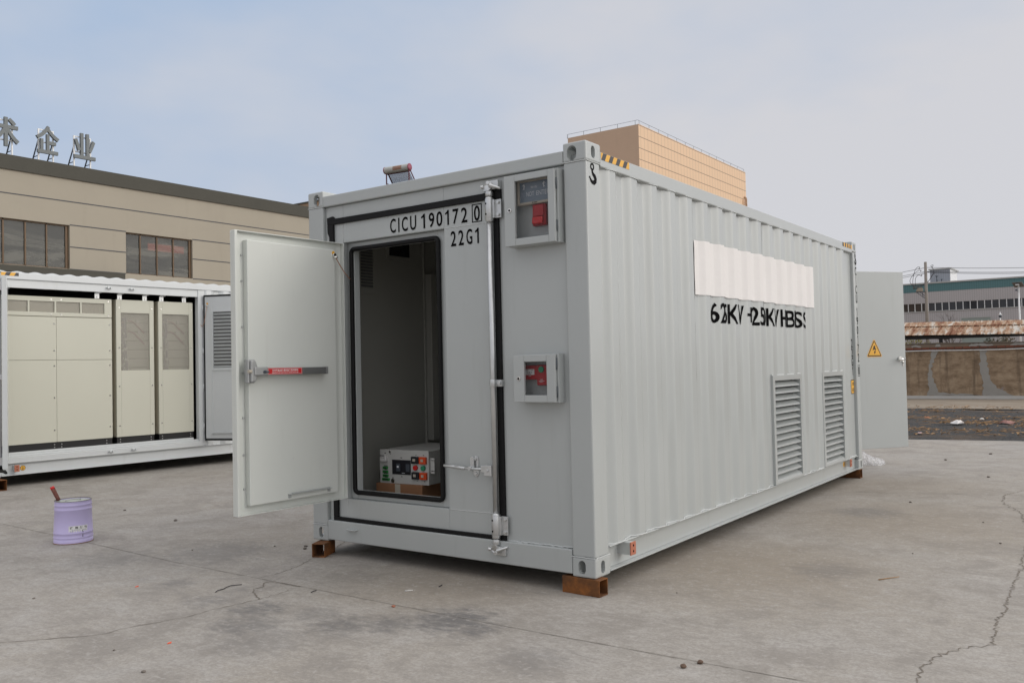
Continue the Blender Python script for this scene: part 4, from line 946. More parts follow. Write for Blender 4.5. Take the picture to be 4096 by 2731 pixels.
bb.build_each('hanging_bracket', 'galv', cb_, .002)
bb = BB()
for s in (1.965, 2.285):
    for z, x in ((2.402, -.022), (.2, -.002)):
        bb.box(x, x + .02, s - .03, s + .03, z - .012, z + .012); bb.cyl((x + .01, s - .02, z + .004), (x + .045, s - .02, z + .004), .012, seg=10); bb.cyl((x + .01, s + .022, z + .004), (x + .045, s + .022, z + .004), .012, seg=10).cut()
bb.build_each('door_keeper', 'paint_b', cb_, .002)
hazard(cb_, .60 - SOFF, .824 - SOFF, 2.488, 2.53, -.0005, .024, 4, 0)
bb = BB(); bb.box(-.045, .022, .755, .805, .062, .132); l = bb.build('earthing_lug', 'galv', cb_); bb = BB(); bb.box(.022, .03, .750, .810, .056, .138); bb.build('copper_plate', 'copper', l, .002)
bb = BB()
for z in (.083, .117): bb.cyl((.0295, .78, z), (.031, .78, z), .007, seg=12).cut()
bb.build_each('bolt_hole', 'black', l)
bb = BB(); bb.cyl((-.0449, .875, .090), (-.0432, .875, .090), .033, seg=28); e = bb.build('earth_mark', 'brown', cb_)
bb = BB(); bb.cyl((-.0431, .875, .090), (-.0425, .875, .090), .029, seg=28); bb.build('earth_mark_face', 'yellow', e)
bb = BB(); bb.box(-.0424, -.0418, .873, .877, .088, .109); bb.box(-.0424, -.0418, .858, .892, .081, .085); bb.box(-.0424, -.0418, .864, .886, .075, .078); bb.box(-.0424, -.0418, .869, .881, .069, .072); bb.build('earth_symbol', 'brown', e)
# its right door: louvred, inner face towards the camera
LH = Vector((.012, 3.372, 0)); LD = Vector((.45, .226, 0)).normalized(); LN = Vector((.226, -.45, 0)).normalized()
def lxf(p): q = LH + LD * p.x + LN * p.y + Vector((0, 0, p.z)); return bxf(q)
ld = MB(lxf).box(0, 1.31, -.05, -.004, .237, 2.372).build('louvred_door', 'paint_b', cb_, .003)
MB(lxf).ring_frame('y', -.0035, .018, .0, 1.31, .237, 2.372, (.012, .012, .026, .022)).build('door_gasket', 'rubber', ld)
bb = MB(lxf); bb.ring_frame('y', -.003, .010, .014, 1.296, .265, 2.348, (.11, .11, .12, .21)); bb.box(.124, 1.186, -.003, .003, .385, 1.30); bb.ring_frame('y', -.003, .016, .12, 1.19, 1.262, 2.145, .026); bb.build('door_lining', 'paint_b', ld, .002)
bb = MB(lxf); n = 16
for k in range(n): z = 1.305 + k * .0515; bb.prism([(.15, -.002, z), (.15, .014, z + .012), (.15, .014, z + .017), (.15, -.002, z + .022)], (1.01, 0, 0))
bb.build('louvre_slats', 'paint_b', ld)
MB(lxf).box(.148, 1.16, -.0036, -.0030, 1.29, 2.12).build('vent_backing', 'darkbar', ld)
bb = MB(lxf); bb.box(.11, 1.2, .010, .036, .345, .349); bb.box(.13, 1.18, .032, .036, .349, .36)
for u in (.125, 1.18): bb.cyl((u, .01, .326), (u, .018, .326), .008, seg=8)
bb.build('drip_bar', 'paint_b', ld, .001)
bb = MB(lxf)
for z0, z1 in ((2.13, 2.22), (1.5, 1.59), (.97, 1.06), (.40, .49)): bb.cyl((-.022, .0, z0), (-.022, .0, z1), .011, seg=10); bb.box(-.045, -.02, -.006, .002, z0 - .01, z1 + .01); bb.cut()
bb.build_each('hinge', 'paint_b', ld)
bb = MB(lxf); bb.tube([(.06 - .10 * t, .03, 2.20 - .33 * sin(pi * .62 * t) + .05 * t) for t in [i / 12 for i in range(13)]], .003, 6); bb.build('bonding_wire', 'wire_cu', ld)
bb = MB(lxf); bb.cyl((.058, .01, 2.245), (.058, .014, 2.245), .014, seg=14); bb.build('earth_dot', 'yellow', ld)
bb = MB(lxf); bb.cyl((.04, .024, 2.21), (.075, .024, 2.212), .011, seg=8); bb.build('bonding_stud', 'chrome', ld)
# its left door, seen edge-on
KH = Vector((.012, .665, 0)); KD = Vector((1.29, -.495, 0)).normalized(); KN = Vector((.495, 1.29, 0)).normalized()
def kxf(p): q = KH + KD * p.x + KN * p.y + Vector((0, 0, p.z)); return bxf(q)
kd = MB(kxf).box(0, 1.375, -.026, .026, .226, 2.35).build('swung_door', 'paint_b', cb_, .004)
bb = MB(kxf); bb.cyl((1.15, -.05, .18), (1.15, -.05, 2.40), .018, seg=12); bb.build('lock_rod', 'galv', kd)
bb = MB(kxf); bb.box(1.10, 1.20, -.07, -.027, .25, .34).cut(); bb.box(1.10, 1.20, -.07, -.027, 2.2, 2.3).cut(); bb.box(1.10, 1.20, -.06, -.027, 1.2, 1.26); bb.build_each('rod_bearing', 'galv', kd, .002)
bb = MB(kxf); bb.cyl((1.15, -.05, .235), (1.15, -.05, .17), .028, seg=10); bb.prism([(1.14, -.06, .20), (1.36, .005, .215), (1.43, .02, .20), (1.44, .025, .175), (1.39, .005, .185), (1.20, -.03, .175)], (.004, -.025, 0)); bb.build('rod_cam', 'rubber', kd, .003)
steel_tube(BO + d0 * (SOFF + .09) - nB * .12 + Vector((0, 0, GZ - .03)), BA, .4, 'steel tube under the front corner of the pale container', .1, .128)
steel_tube(BO + d0 * (SOFF + CL - .09) - nB * .12 + Vector((0, 0, GZ - .03)), BA, .4, 'steel tube under the rear corner of the pale container', .1, .128)

# cabinets standing inside it
def bpt(off, s, z): return BO + nB * off + d0 * s + Vector((0, 0, z))
FR = -.10
def cab(name, label, s0, s1, group=None): return thing(name, label, 'cabinet', bpt(FR, s0, .181), BA, group)
def screws(bb, pts):
    for (y, z) in pts: bb.cyl((0.0, y, z - .181), (.005, y, z - .181), .011, .009, seg=10).cut()
dc = cab('power_cabinet', 'wide cream cabinet of four plain panels with four vent windows on top', .585, 2.045)
S0 = .585; zc = .181
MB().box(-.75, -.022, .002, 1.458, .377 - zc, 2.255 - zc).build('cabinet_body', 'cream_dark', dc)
for (a, c) in ((0, .7285), (.7315, 1.46)):
    for (z0, z1) in ((.377, 1.436), (1.440, 1.996)): MB().box(-.02, 0, a, c, z0 - zc, z1 - zc).build('front_panel', 'cream', dc, .002)
bb = MB(); wins = [(.06, .381), (.402, .709), (.731, 1.037), (1.059, 1.361)]
z0, z1, wz0, wz1 = 2.006 - zc, 2.257 - zc, 2.056 - zc, 2.197 - zc
bb.box(-.02, 0, 0, 1.46, z0, wz0); bb.box(-.02, 0, 0, 1.46, wz1, z1); px = 0
for a, c in wins + [(1.46, 1.46)]: bb.box(-.02, 0, px, a, wz0, wz1) if a > px else None; px = c
bb.build('vent_fascia', 'cream', dc, .001)
for a, c in wins: MB().box(-.018, -.012, a, c, wz0, wz1).build('vent_window', 'mesh', dc)
bb = MB(); screws(bb, [(.70, z) for z in (1.91, 1.56, 1.36, .95, .53)] + [(1.428, z) for z in (1.91, 1.56, 1.36, .95, .53)] + [(.665, 2.225), (.665, 2.03), (.79, 2.225), (.79, 2.03), (1.41, 2.225), (1.41, 2.03)]); bb.build_each('panel_screw', 'chrome', dc)
MB().box(-.72, -.008, .004, 1.456, 0, .376 - zc).build('plinth', 'blacksteel', dc)
bb = MB()
for y in (.70, .79, 1.38):
    for z in (.31, .345): bb.cyl((-.008, y, z - zc), (-.004, y, z - zc), .008, seg=8).cut()
bb.build_each('plinth_bolt', 'steel', dc)
def rack(s0, s1, w0, w1, label):
    r = cab('battery_rack', label, s0, s1, 'battery racks with perforated windows'); w = s1 - s0; a, c = w0 - s0, w1 - s0
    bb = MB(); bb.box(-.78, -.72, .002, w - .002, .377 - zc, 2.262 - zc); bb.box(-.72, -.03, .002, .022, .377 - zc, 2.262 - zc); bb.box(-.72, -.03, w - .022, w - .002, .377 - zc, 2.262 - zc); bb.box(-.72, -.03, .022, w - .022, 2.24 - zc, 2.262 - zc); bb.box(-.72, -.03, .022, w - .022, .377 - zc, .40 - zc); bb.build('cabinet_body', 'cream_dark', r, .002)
    bb = MB(); bb.ring_frame('x', -.03, 0, 0, w, .377 - zc, 2.262 - zc, (a, w - c, 1.286 - .377, 2.262 - 2.08)); bb.build('front_panel', 'cream', r, .003)
    MB().box(-.016, -.012, a, c, 1.286 - zc, 2.08 - zc).build('perforated_window', 'mesh', r)
    bb = MB()
    for k in range(7): z = 1.20 + k * .125; bb.box(-.45, -.10, a + .13, w - .03, z + .006 - zc, z + .12 - zc)
    for k in range(7):
        z = 1.20 + k * .125
        for j in range(5): bb.box(-.0999, -.095, a + .15, w - .06, z + .02 + j * .018 - zc, z + .028 + j * .018 - zc)
    bb.box(-.2, -.10, a - .02, a + .13, 1.98 - zc, 2.07 - zc); bb.build('battery_module', 'module', r)
    b1, b2, b3 = MB(), MB(), MB(); R = random.Random(int(s0 * 100))
    for q in (1.98, 1.83):
        b1.tube([(-.07 - .02 * sin(3 * t), a + .02 + (c - a - .06) * t, q - zc - .45 * max(0, t - .62) ** 1.3 + .05 * sin(pi * min(1, t * 1.4)) - .05) for t in [i / 14 for i in range(15)]], .012, 8)
        b3.box(-.06, -.045, a + .25 + R.uniform(-.04, .04), a + .29, q - .035 - zc, q + .01 - zc)
    for k in range(9):
        y = a + .015 + .105 * R.random(); b2.tube([(-.07 + R.uniform(-.01, .01), y + R.uniform(-.02, .02), 2.02 - t * .80 - zc) for t in [i / 9 for i in range(10)]], .007, 6)
    for k in range(26): y = a + .01 + .11 * R.random(); z = 1.3 + .68 * R.random(); b3.box(-.055, -.045, y, y + .014, z - zc, z + .018 - zc)
    for z in (1.70, 1.56, 1.42): b3.box(-.05, -.04, a + .07, a + .11, z - zc, z + .035 - zc)
    b1.build('power_cable', 'cablered', r); b2.build('signal_cable', 'cableviolet', r); b3.build('cable_tag', 'whiteplastic', r)
    bb = MB(); screws(bb, [(y, z) for y in (.04, w - .03) for z in (2.15, 1.60, 1.07, .53)]); bb.build_each('panel_screw', 'chrome', r)
    MB().box(-.74, -.012, .004, w - .004, 0, .376 - zc).build('plinth', 'blacksteel', r)
    bb = MB()
    for y in (.05, w - .05):
        for z in (.31, .345): bb.cyl((-.012, y, z - zc), (-.008, y, z - zc), .008, seg=8).cut()
    bb.build_each('plinth_bolt', 'steel', r)
rack(2.106, 2.648, 2.172, 2.584, 'cream battery rack with perforated window beside the wide cream cabinet')
rack(2.716, 3.252, 2.775, 3.189, 'cream battery rack with perforated window beside the louvred grey door')

# ------------------------------------------------------------------ paint tin
tin = thing('paint_tin', 'lilac paint tin with a white label standing on the concrete', 'paint tin', (-4.535, -.71, GZ))
prof = [(.146, 0), (.1475, .006), (.1462, .04)]
def ribp(z, r): return [(r, z - .008), (r + .0035, z - .003), (r + .0038, z + .002), (r, z + .008)]
prof += ribp(.048, .1460) + ribp(.085, .1455) + ribp(.272, .1385) + ribp(.308, .1375) + [(.137, .332), (.1385, .335), (.1385, .341), (.1352, .341), (.1348, .330)]
MB().lathe(prof, seg=48).build('tin_body', 'lilac', tin)
MB().lathe([(.1345, .334), (.130, .331), (.06, .333), (.058, .336), (.0, .336)], seg=40).build('lid', 'lid', tin)
bb = MB(); bb.tube([(.137 * cos(2 * pi * i / 40), .137 * sin(2 * pi * i / 40), .341) for i in range(40)], .003, 6, True); bb.build('top_rim', 'rim', tin)
bb = MB(); bb.tube([(.1472 * cos(2 * pi * i / 40), .1472 * sin(2 * pi * i / 40), .004) for i in range(40)], .003, 6, True); bb.build('base_rim', 'rimrust', tin)
va = math.atan2(-4.448 + .71, 2.631 + 4.535)                    # direction from the tin to the viewer
bb = MB(); bb.tube([(.05 * cos(va + pi / 2 + .3) * q[0] + .02 * q[1], .05 * sin(va + pi / 2 + .3) * q[0], .336 + q[2]) for q in ((-1.2, 0, .0), (-1.0, 0, .008), (-.4, 0, .011), (.4, 0, .011), (1.0, 0, .008), (1.2, 0, 0))], .0045, 8); bb.build('lid_handle', 'steel', tin)
def tinmap(rad):
    def f(u, v): a = va + u / rad; r = .1465 - (v / .34) * .009; return ((r + rad - .145) * cos(a), (r + rad - .145) * sin(a), v)
    return f
bb = MB(); tm = tinmap(.1462)
for i in range(16):
    u0, u1 = -.035 + .150 * i / 16, -.035 + .150 * (i + 1) / 16; bb.face([tm(u0, .097), tm(u1, .097), tm(u1, .146), tm(u0, .146)])
bb.build('paper_label', 'white', tin)
bb = MB(); tm2 = tinmap(.1466)
for i, ch in enumerate('通用稀料'): bb.text(ch, (-.026 + i * .0375, -.004 + i * .0375, .121, .140), tm2, .03)
bb.text('品名规格', (-.012, .05, .112, .116), tm2, .0); bb.text('净重', (-.024, .0, .101, .106), tm2, .0); bb.text('批号', (.07, .105, .108, .113), tm2, .0)
bb.build('label_text', 'print', tin)
bb = MB(); t3 = tinmap(.1475); pts = [(.070, .108), (.071, .100), (.074, .094), (.071, .088), (.072, .076), (.071, .062), (.072, .050)]
for (a, c) in zip(pts, pts[1:]): bb.face([t3(a[0] - .0022, a[1]), t3(a[0] + .0022, a[1]), t3(c[0] + .0022, c[1]), t3(c[0] - .0022, c[1])])
bb.build('paint_drip', 'print', tin)
br = thing('brush_handle', 'worn red brush handle leaning on the rim of the lilac tin', 'brush', (-4.535, -.71, GZ))
_e = Vector((-.81, -.58, 0)).normalized()
p0 = _e * .118 + Vector((0, 0, .337)); p1 = _e * .165 + Vector((0, 0, .43))
MB().tube([p0.lerp(p1, t) for t in (0, .3, .6, .85, 1)], lambda t: .0150 + .0025 * t, 12).build('wooden_grip', simple('worn_red_grip', (0.17, 0.06, 0.045), .7, var=.6, scale=45), br)
MB().cyl(p1, p1 + (p1 - p0).normalized() * .022, .0178, .0165, seg=14).build('red_end', 'redlight', br)

# ------------------------------------------------------------------ left factory building
XB = -25.0
fb = thing('factory_building', 'grey beige rendered factory building with dark parapet and brown framed windows', 'building', (XB, 12, GZ - .03))
ox = lambda p: Vector((p.x - XB, p.y - 12, p.z - GZ + .03))
WINS = [(-.2, 2.9), (7.31, 9.9), (11.82, 14.36), (2.9, 2.9)]
WZ0, WZ1 = 4.66, 6.06
bb = MB(ox); spans = [(7.31, 9.92), (11.82, 14.37)]
bb.box(XB - 12, XB, -20, 38, GZ - .03, WZ0); bb.box(XB - 12, XB, -20, 38, WZ1, 7.54); px = -20
for a, c in spans + [(38, 38)]: bb.box(XB - .25, XB, px, a, WZ0, WZ1); px = c
bb.build('wall', 'stucco', fb)
MB(ox).box(XB - 12.05, XB + .06, -20.05, 38.05, 7.54, 7.985).build('parapet', 'parapet', fb)
bb = MB(ox)
for z, skip in ((6.82, False), (6.075, True), (5.37, True), (4.655, True)):
    px = -20
    for a, c in (spans if skip else []) + [(38, 38)]:
        bb.box(XB + .002, XB + .006, px, a, z - .016, z + .016); px = c
bb.build('wall_joint', 'joint', fb)
MB(ox).box(XB, XB + .5, -20, 11.5, 4.40, 4.59).build('canopy', 'parapet', fb)
for (a, c), mull in zip(spans, ((7.94, 8.587, 9.232), (12.39, 13.02, 13.65))):
    bb = MB(ox); bb.ring_frame('x', XB - .16, XB - .08, a, c, WZ0, WZ1, (.05, .1, .03, .04))
    for m in mull: bb.box(XB - .16, XB - .08, m - .022, m + .022, WZ0, WZ1)
    w = bb.build('window', 'mullion', fb)
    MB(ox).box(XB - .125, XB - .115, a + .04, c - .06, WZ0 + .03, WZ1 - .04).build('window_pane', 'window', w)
    bb = MB(ox); bb.box(XB - 3, XB - 2.95, a, c, WZ0, WZ1); bb.build('room_backdrop', 'darkbar', w)
bb = MB(ox); bb.box(XB - .21, XB - .2, 12.75, 14.15, 5.55, 5.80); bb.build('lit_display', 'ledred', fb)
# roof sign characters on their steel frames
def sign_char(ch, y0, y1, z0, z1, posts_, label, bars):
    r = thing('roof_sign_character', label, 'sign', (XB, (y0 + y1) / 2, 7.985), 0, 'sign characters on the factory roof')
    rx = lambda p: Vector((p.x - XB, p.y - (y0 + y1) / 2, p.z - 7.985))
    vs, fs, b_ = glyphs(ch, .024)
    sx, sz = (y1 - y0) / (b_[1] - b_[0]), (z1 - z0) / (b_[3] - b_[2])
    bb = MB(rx); vv = [bb.v((XB + .0, y0 + (x - b_[0]) * sx, z0 + (y - b_[2]) * sz)) for x, y in vs]
    for f in fs:
        try: bb.bm.faces.new([vv[i] for i in f])
        except ValueError: pass
    ext = bmesh.ops.extrude_face_region(bb.bm, geom=bb.bm.faces[:]); bmesh.ops.translate(bb.bm, verts=[e for e in ext['geom'] if isinstance(e, bmesh.types.BMVert)], vec=(-.08, 0, 0))
    bb.build('character', 'signgrey', r)
    bb = MB(rx)
    for p in posts_: bb.box(XB - .14, XB - .10, p - .02, p + .02, 7.985, bars[-1] + .02)
    for z in bars: bb.box(XB - .138, XB - .102, posts_[0], posts_[1], z - .016, z + .016)
    bb.build('support_frame', 'whitesteel', r)
    bb = MB(rx)
    for p in posts_: bb.cyl((XB - .55, p, 7.985), (XB - .13, p, 8.66), .022, seg=6); bb.cyl((XB - .45, p, 8.16), (XB - .13, p, 8.16), .014, seg=6).cut()
    bb.build_each('back_strut', 'darksteel', r)
sign_char('术', 7.62, 8.40, 8.245, 9.13, (7.78, 8.23), 'grey roof sign character 术, cross shaped with a dot and two sweeping legs', (8.45, 9.05))
sign_char('企', 8.90, 9.62, 8.235, 9.115, (9.02, 9.47), 'grey roof sign character 企, a peaked roof over upright strokes', (8.6, 8.985))
sign_char('业', 10.09, 10.80, 8.275, 9.11, (10.14, 10.68), 'grey roof sign character 业, two uprights between slanted dots on one base line', (8.5, 8.995))

# ------------------------------------------------------------------ tan block with a solar water heater, behind the container
tb = thing('tan_building', 'tan flat roofed building just showing behind the grey container corner', 'building', (-45, 46, GZ - .13))
MB().box(-4.8, 12, -6, 8, 0, 14.12).build('wall', 'roof_tan', tb)
MB().box(-4.85, 12.05, -6.05, 8.05, 14.12, 14.24).build('roof_edge', 'parapet', tb)
HZ = 14.24 + GZ - .13; HX = 1.0
wh = thing('solar_water_heater', 'solar water heater with pale tank, maroon frame and rows of dark tubes', 'water heater', (-38.9, 40.2, HZ))
def hb(): return MB()
bb = hb(); bb.lathe([(.0, -1.03), (.235, -1.03), (.24, -1.0), (.24, 1.0), (.235, 1.02), (.0, 1.02)], (0, .1, 1.12), 24, 'x'); bb.build('tank', simple('weathered_tank', (.46, .46, .43), .4, var=.18, scale=2.5), wh)
bb = hb(); bb.lathe([(.0, 0), (.25, 0), (.25, .05), (.0, .05)], (1.02, .1, 1.12), 24, 'x'); bb.lathe([(.0, 0), (.25, 0), (.25, .04), (.0, .04)], (-1.07, .1, 1.12), 24, 'x'); bb.build('end_cap', 'maroon_end', wh)
bb = hb(); bb.lathe([(.243, 0), (.244, .001), (.244, .75), (.243, .751)], (-.5, .1, 1.12), 24, 'x')
bmesh.ops.delete(bb.bm, geom=[f for f in bb.bm.faces if not (f.calc_center_median().y > .23 and 1.02 < f.calc_center_median().z < 1.28)], context='FACES'); bb.build('faded_label', simple('faded_red_label', (.30, .17, .12), .6, var=.5, scale=9), wh)
bb = hb()
for x in (-1.02, .92):
    bb.box(x - .035, x + .035, .12, .18, 0, .95); bb.prism([(x - .03, -.02, .95), (x - .03, .05, .95), (x - .03, -.72, 0), (x - .03, -.80, 0)], (.06, 0, 0)); bb.box(x - .025, x + .025, -.62, .14, .14, .2)
    bb.prism([(x - .03, -.05, .86), (x - .03, .16, .86), (x - .03, .16, .93), (x - .03, -.05, .93)], (.06, 0, 0))
bb.box(-1.03, 1.0, -.05, .0, .84, .90); bb.box(-1.03, 1.0, -.75, -.70, .02, .09); bb.box(.92, 1.0, -.8, -.72, 0, .1); bb.build('frame', 'maroon', wh)
bb = hb()
for k in range(22): x = -.86 + k * .082; bb.cyl((x, -.02, .92), (x, -.735, .06), .024, seg=8)
bb.build('collector_tubes', 'tube', wh)
wh.rotation_euler = (0, 0, radians(186))

# ------------------------------------------------------------------ orange building behind, right of centre
ob = thing('orange_building', 'tall orange panelled building with a thin roof rail behind the grey container', 'building', (-25.26, 50, GZ - .13))
o_h = 17.94 - GZ + .13
b1 = MB(); b1.box(-5.8, -.02, 0, 20.3, 0, o_h - .02); b1.build('wall', 'orange_wall', ob)
b2 = MB(lambda p: p); b2.box(-.02, .0, .0, 20.3, 0, o_h); b2.build('tiled_facade', 'tiles', ob)
bb = MB()
for k in range(14): y = .3 + k * 1.53; bb.cyl((-.1, y, o_h - .03), (-.1, y, o_h + .28), .012, seg=5)
for k in range(5): x = -.3 - k * 1.4; bb.cyl((x, .1, o_h - .03), (x, .1, o_h + .30), .014, seg=5)
bb.tube([(-5.85, 2, o_h - 1.2), (-5.85, .1, o_h - .9), (-5.85, .1, o_h + .28), (-3, .1, o_h + .29), (-.1, .1, o_h + .30), (-.1, 8, o_h + .27), (-.1, 20.2, o_h + .25)], .012, 5); bb.build('roof_rail', 'darksteel', ob)
bb = MB(); bb.tube([(.12, 20.0, o_h - 4.6), (.12, 20.0, o_h - 2.45), (.12, 19.85, o_h - 2.3), (.0, 19.8, o_h - 2.3)], .09, 8); bb.tube([(.12, 19.55, o_h - 4.6), (.12, 19.55, o_h - 2.5)], .06, 8); bb.build('drain_pipe', 'orange_wall', ob)

# ------------------------------------------------------------------ right background: gravel bed, boundary wall, shed, factory
b = MB(); nx, ny = 110, 64; gx0, gx1 = -9.0, 14.0
def gy(x, t): lo = 11.28 + 0.13 * (x + .57) + .05 * sin(x * 2.1); hi = 20.75 + .15 * sin(x * 1.3) + .1 * sin(x * 3.1); return lo + (hi - lo) * t
G_ = [[None] * (ny + 1) for _ in range(nx + 1)]
for i in range(nx + 1):
    for k in range(ny + 1):
        x = gx0 + (gx1 - gx0) * i / nx; y = gy(x, k / ny); e = min(1, k / 3, (ny - k) / 3)
        h = .05 * noise.noise(Vector((x * .9, y * .9, 0))) + .03 * noise.noise(Vector((x * 3, y * 3, 4))) + .02 * noise.noise(Vector((x * 9, y * 9, 7)))
        G_[i][k] = b.v((x, y, GZ - .02 + (.03 + h) * e))
for i in range(nx):
    for k in range(ny): b.bm.faces.new((G_[i][k], G_[i + 1][k], G_[i + 1][k + 1], G_[i][k + 1])).smooth = True
tag(b.build('gravel', 'gravel'), kind='stuff')
R = random.Random(21); b = MB()
CL_ = [(-.3, 12.2, .9), (.2, 12.9, .7), (-.9, 13.0, .6), (.5, 14.6, 1.0), (0, 15.2, .8), (1.2, 14.2, .9), (-.4, 14.9, .5), (.3, 16.4, .7), (-1.6, 18.8, 1.0), (1.5, 12.4, .8), (-1, 16.3, .8), (0, 20.6, 1.5), (-2, 20.7, 1.2), (2, 20.8, 1.2)]
for k in range(420):
    if R.random() < .78: cx, cy, s = R.choice(CL_); x, y = R.gauss(cx, s * .6), R.gauss(cy, s * .28)
    else: x, y = R.uniform(-3.5, 3.5), R.uniform(11.4, 20.6)
    if y < 11.45 + .13 * (x + .57): continue
    a = R.gauss(.2, .6); L = R.choice((.05, .08, .12, .2, .35)) * R.uniform(.6, 1.2); z = GZ + .03 + R.uniform(0, .03)
    p = Vector((x, y, z)); q = p + Vector((cos(a) * L, sin(a) * L, R.uniform(-.02, .05)))
    b.tube([p, p.lerp(q, .5) + Vector((0, R.uniform(-.02, .02), .01)), q], R.uniform(.003, .007), 4)
for k in range(260):
    cx, cy, s = R.choice(CL_); x, y = R.gauss(cx, s * .7), R.gauss(cy, s * .35); z = GZ + .03 + R.uniform(0, .02); r = R.uniform(.015, .05)
    if y < 11.45 + .13 * (x + .57): continue
    q = [(x + r * cos(t) * R.uniform(.5, 1.2), y + r * sin(t) * R.uniform(.5, 1.2), z + R.uniform(-.01, .025)) for t in (0, 1.5, 3.1, 4.6)]; b.face(q)
tag(b.build('straw_litter', 'straw'), kind='stuff')
def scrap(x, y, r, m, label, name='plastic_scrap', cat='litter', group=None):
    b = MB(); R = random.Random(int(x * 77 + y * 13)); n = 9
    top = b.v((0, 0, r * .5)); ring = [b.v((r * cos(2 * pi * i / n) * R.uniform(.6, 1.3), r * sin(2 * pi * i / n) * R.uniform(.6, 1.2), R.uniform(0, r * .25))) for i in range(n)]
    mid = [b.v((v.co.x * .5 + R.uniform(-.1, .1) * r, v.co.y * .5, r * R.uniform(.25, .6))) for v in ring]
    for i in range(n):
        j = (i + 1) % n; b.bm.faces.new((ring[i], ring[j], mid[j], mid[i])); b.bm.faces.new((mid[i], mid[j], top))
    o = b.build(name, m); o.location = (x, y, GZ + (.03 if y > 11 else 0)); return tag(o, label, cat, group)
scrap(-.37, 14.75, .13, 'paper', 'pale crumpled scrap at the middle of the dark gravel bed')
scrap(-.12, 16.2, .06, 'whiteplastic', 'small white scrap highest up on the dark gravel bed')
scrap(-.54, 12.05, .05, simple('pinkish_scrap', (.62, .45, .45), .6), 'small pinkish scrap near the front edge of the gravel bed')
scrap(-1.2, 16.3, .06, simple('orange_leaf_litter', (.45, .16, .07), .8), 'orange brown scrap at the left of the gravel bed')
scrap(.48, 14.9, .14, simple('faded_pink_rag', (.32, .17, .15), .8), 'faded reddish rag at the right end of the gravel bed')
# boundary wall
YW = 26.7
wl = thing('boundary_wall', 'stained brown boundary wall with brick course and pale cement patches', 'wall', (-2, YW, GZ))
wxf = lambda p: Vector((p.x + 2, p.y - YW, p.z - GZ))
MB(wxf).box(-30, 30, YW, YW + .3, GZ, 1.485).build('wall_face', 'oldwall', wl)
MB(wxf).box(-30, 30, YW - .035, YW + .33, 1.485, 1.565).build('brick_course', 'brick', wl)
bb = MB(wxf); R = random.Random(9); prev = None
for i in range(121):
    x = -30 + i * .5; z = 1.70 + R.uniform(-.012, .012) - (.012 * (x + 2)) * (1 if -6 < x < 2 else 0)
    cur = [bb.v((x, YW - .01, 1.565)), bb.v((x, YW - .012, z)), bb.v((x, YW + .31, z)), bb.v((x, YW + .31, 1.565))]
    if prev:
        for k in range(3): bb.bm.faces.new((prev[k], cur[k], cur[k + 1], prev[k + 1]))
    prev = cur
bb.build('coping', 'coping', wl)
MB(wxf).prism([(-30, YW - .07, GZ), (-30, YW - .002, GZ), (-30, YW - .002, 0.0), (-30, YW - .04, -.01)], (60, 0, 0)).build('skirting', 'skirt', wl)
def patch(pts, y=YW - .014):
    R = random.Random(int(pts[0][0] * 100)); out = []
    n = len(pts)
    for i in range(n):
        a, c = Vector(pts[i]), Vector(pts[(i + 1) % n]); m = max(1, int((c - a).length / .07))
        for k in range(m): q = a.lerp(c, k / m); out.append((q.x + R.uniform(-.03, .03), y, max(GZ + .1, q.y) + R.uniform(-.022, .022)))
    MB(wxf).prism(out, (0, .0135, 0)).build('cement_patch', 'cement', wl)
patch([(-2.89, 1.48), (-2.66, 1.48), (-2.78, 1.31), (-2.87, 1.11), (-2.94, .88), (-2.91, .61), (-2.85, .37), (-2.77, .13), (-2.43, .08), (-1.84, .04), (-1.5, .0), (-3.08, .0), (-3.04, .2), (-3.06, .54), (-3.02, .85), (-2.95, 1.22)])
patch([(-1.64, 1.48), (-1.32, 1.48), (-1.36, 1.25), (-1.31, 1.02), (-1.29, .69), (-1.22, .49), (-1.07, .26), (-.85, .13), (-.63, .0), (-1.46, .0), (-1.46, .4), (-1.52, .76), (-1.53, 1.02), (-1.5, 1.25), (-1.53, 1.4), (-1.61, 1.42)])
patch([(-3.52, 1.575), (-3.2, 1.575), (-3.22, 1.64), (-3.38, 1.665), (-3.5, 1.63)], YW - .026); patch([(-2.8, 1.575), (-2.62, 1.575), (-2.66, 1.66), (-2.76, 1.67)], YW - .026)
patch([(-1.85, 1.575), (-1.1, 1.575), (-1.15, 1.62), (-1.4, 1.655), (-1.75, 1.65)], YW - .026); patch([(-.7, 1.575), (.3, 1.575), (.2, 1.63), (-.4, 1.65), (-.66, 1.62)], YW - .026)
bb = MB(wxf); bb.tube([(-30 + i, YW - .06, 1.455 + .012 * sin(i * 1.7)) for i in range(61)], .014, 6); bb.build('conduit', 'whitesteel', wl)
bb = MB(wxf); bb.tube([(-8 + i * .4, YW - .03, 1.66 + .03 * math.cos((i - 11) * .25)) for i in range(26)], .008, 5); bb.build('black_cable', 'cable', wl)
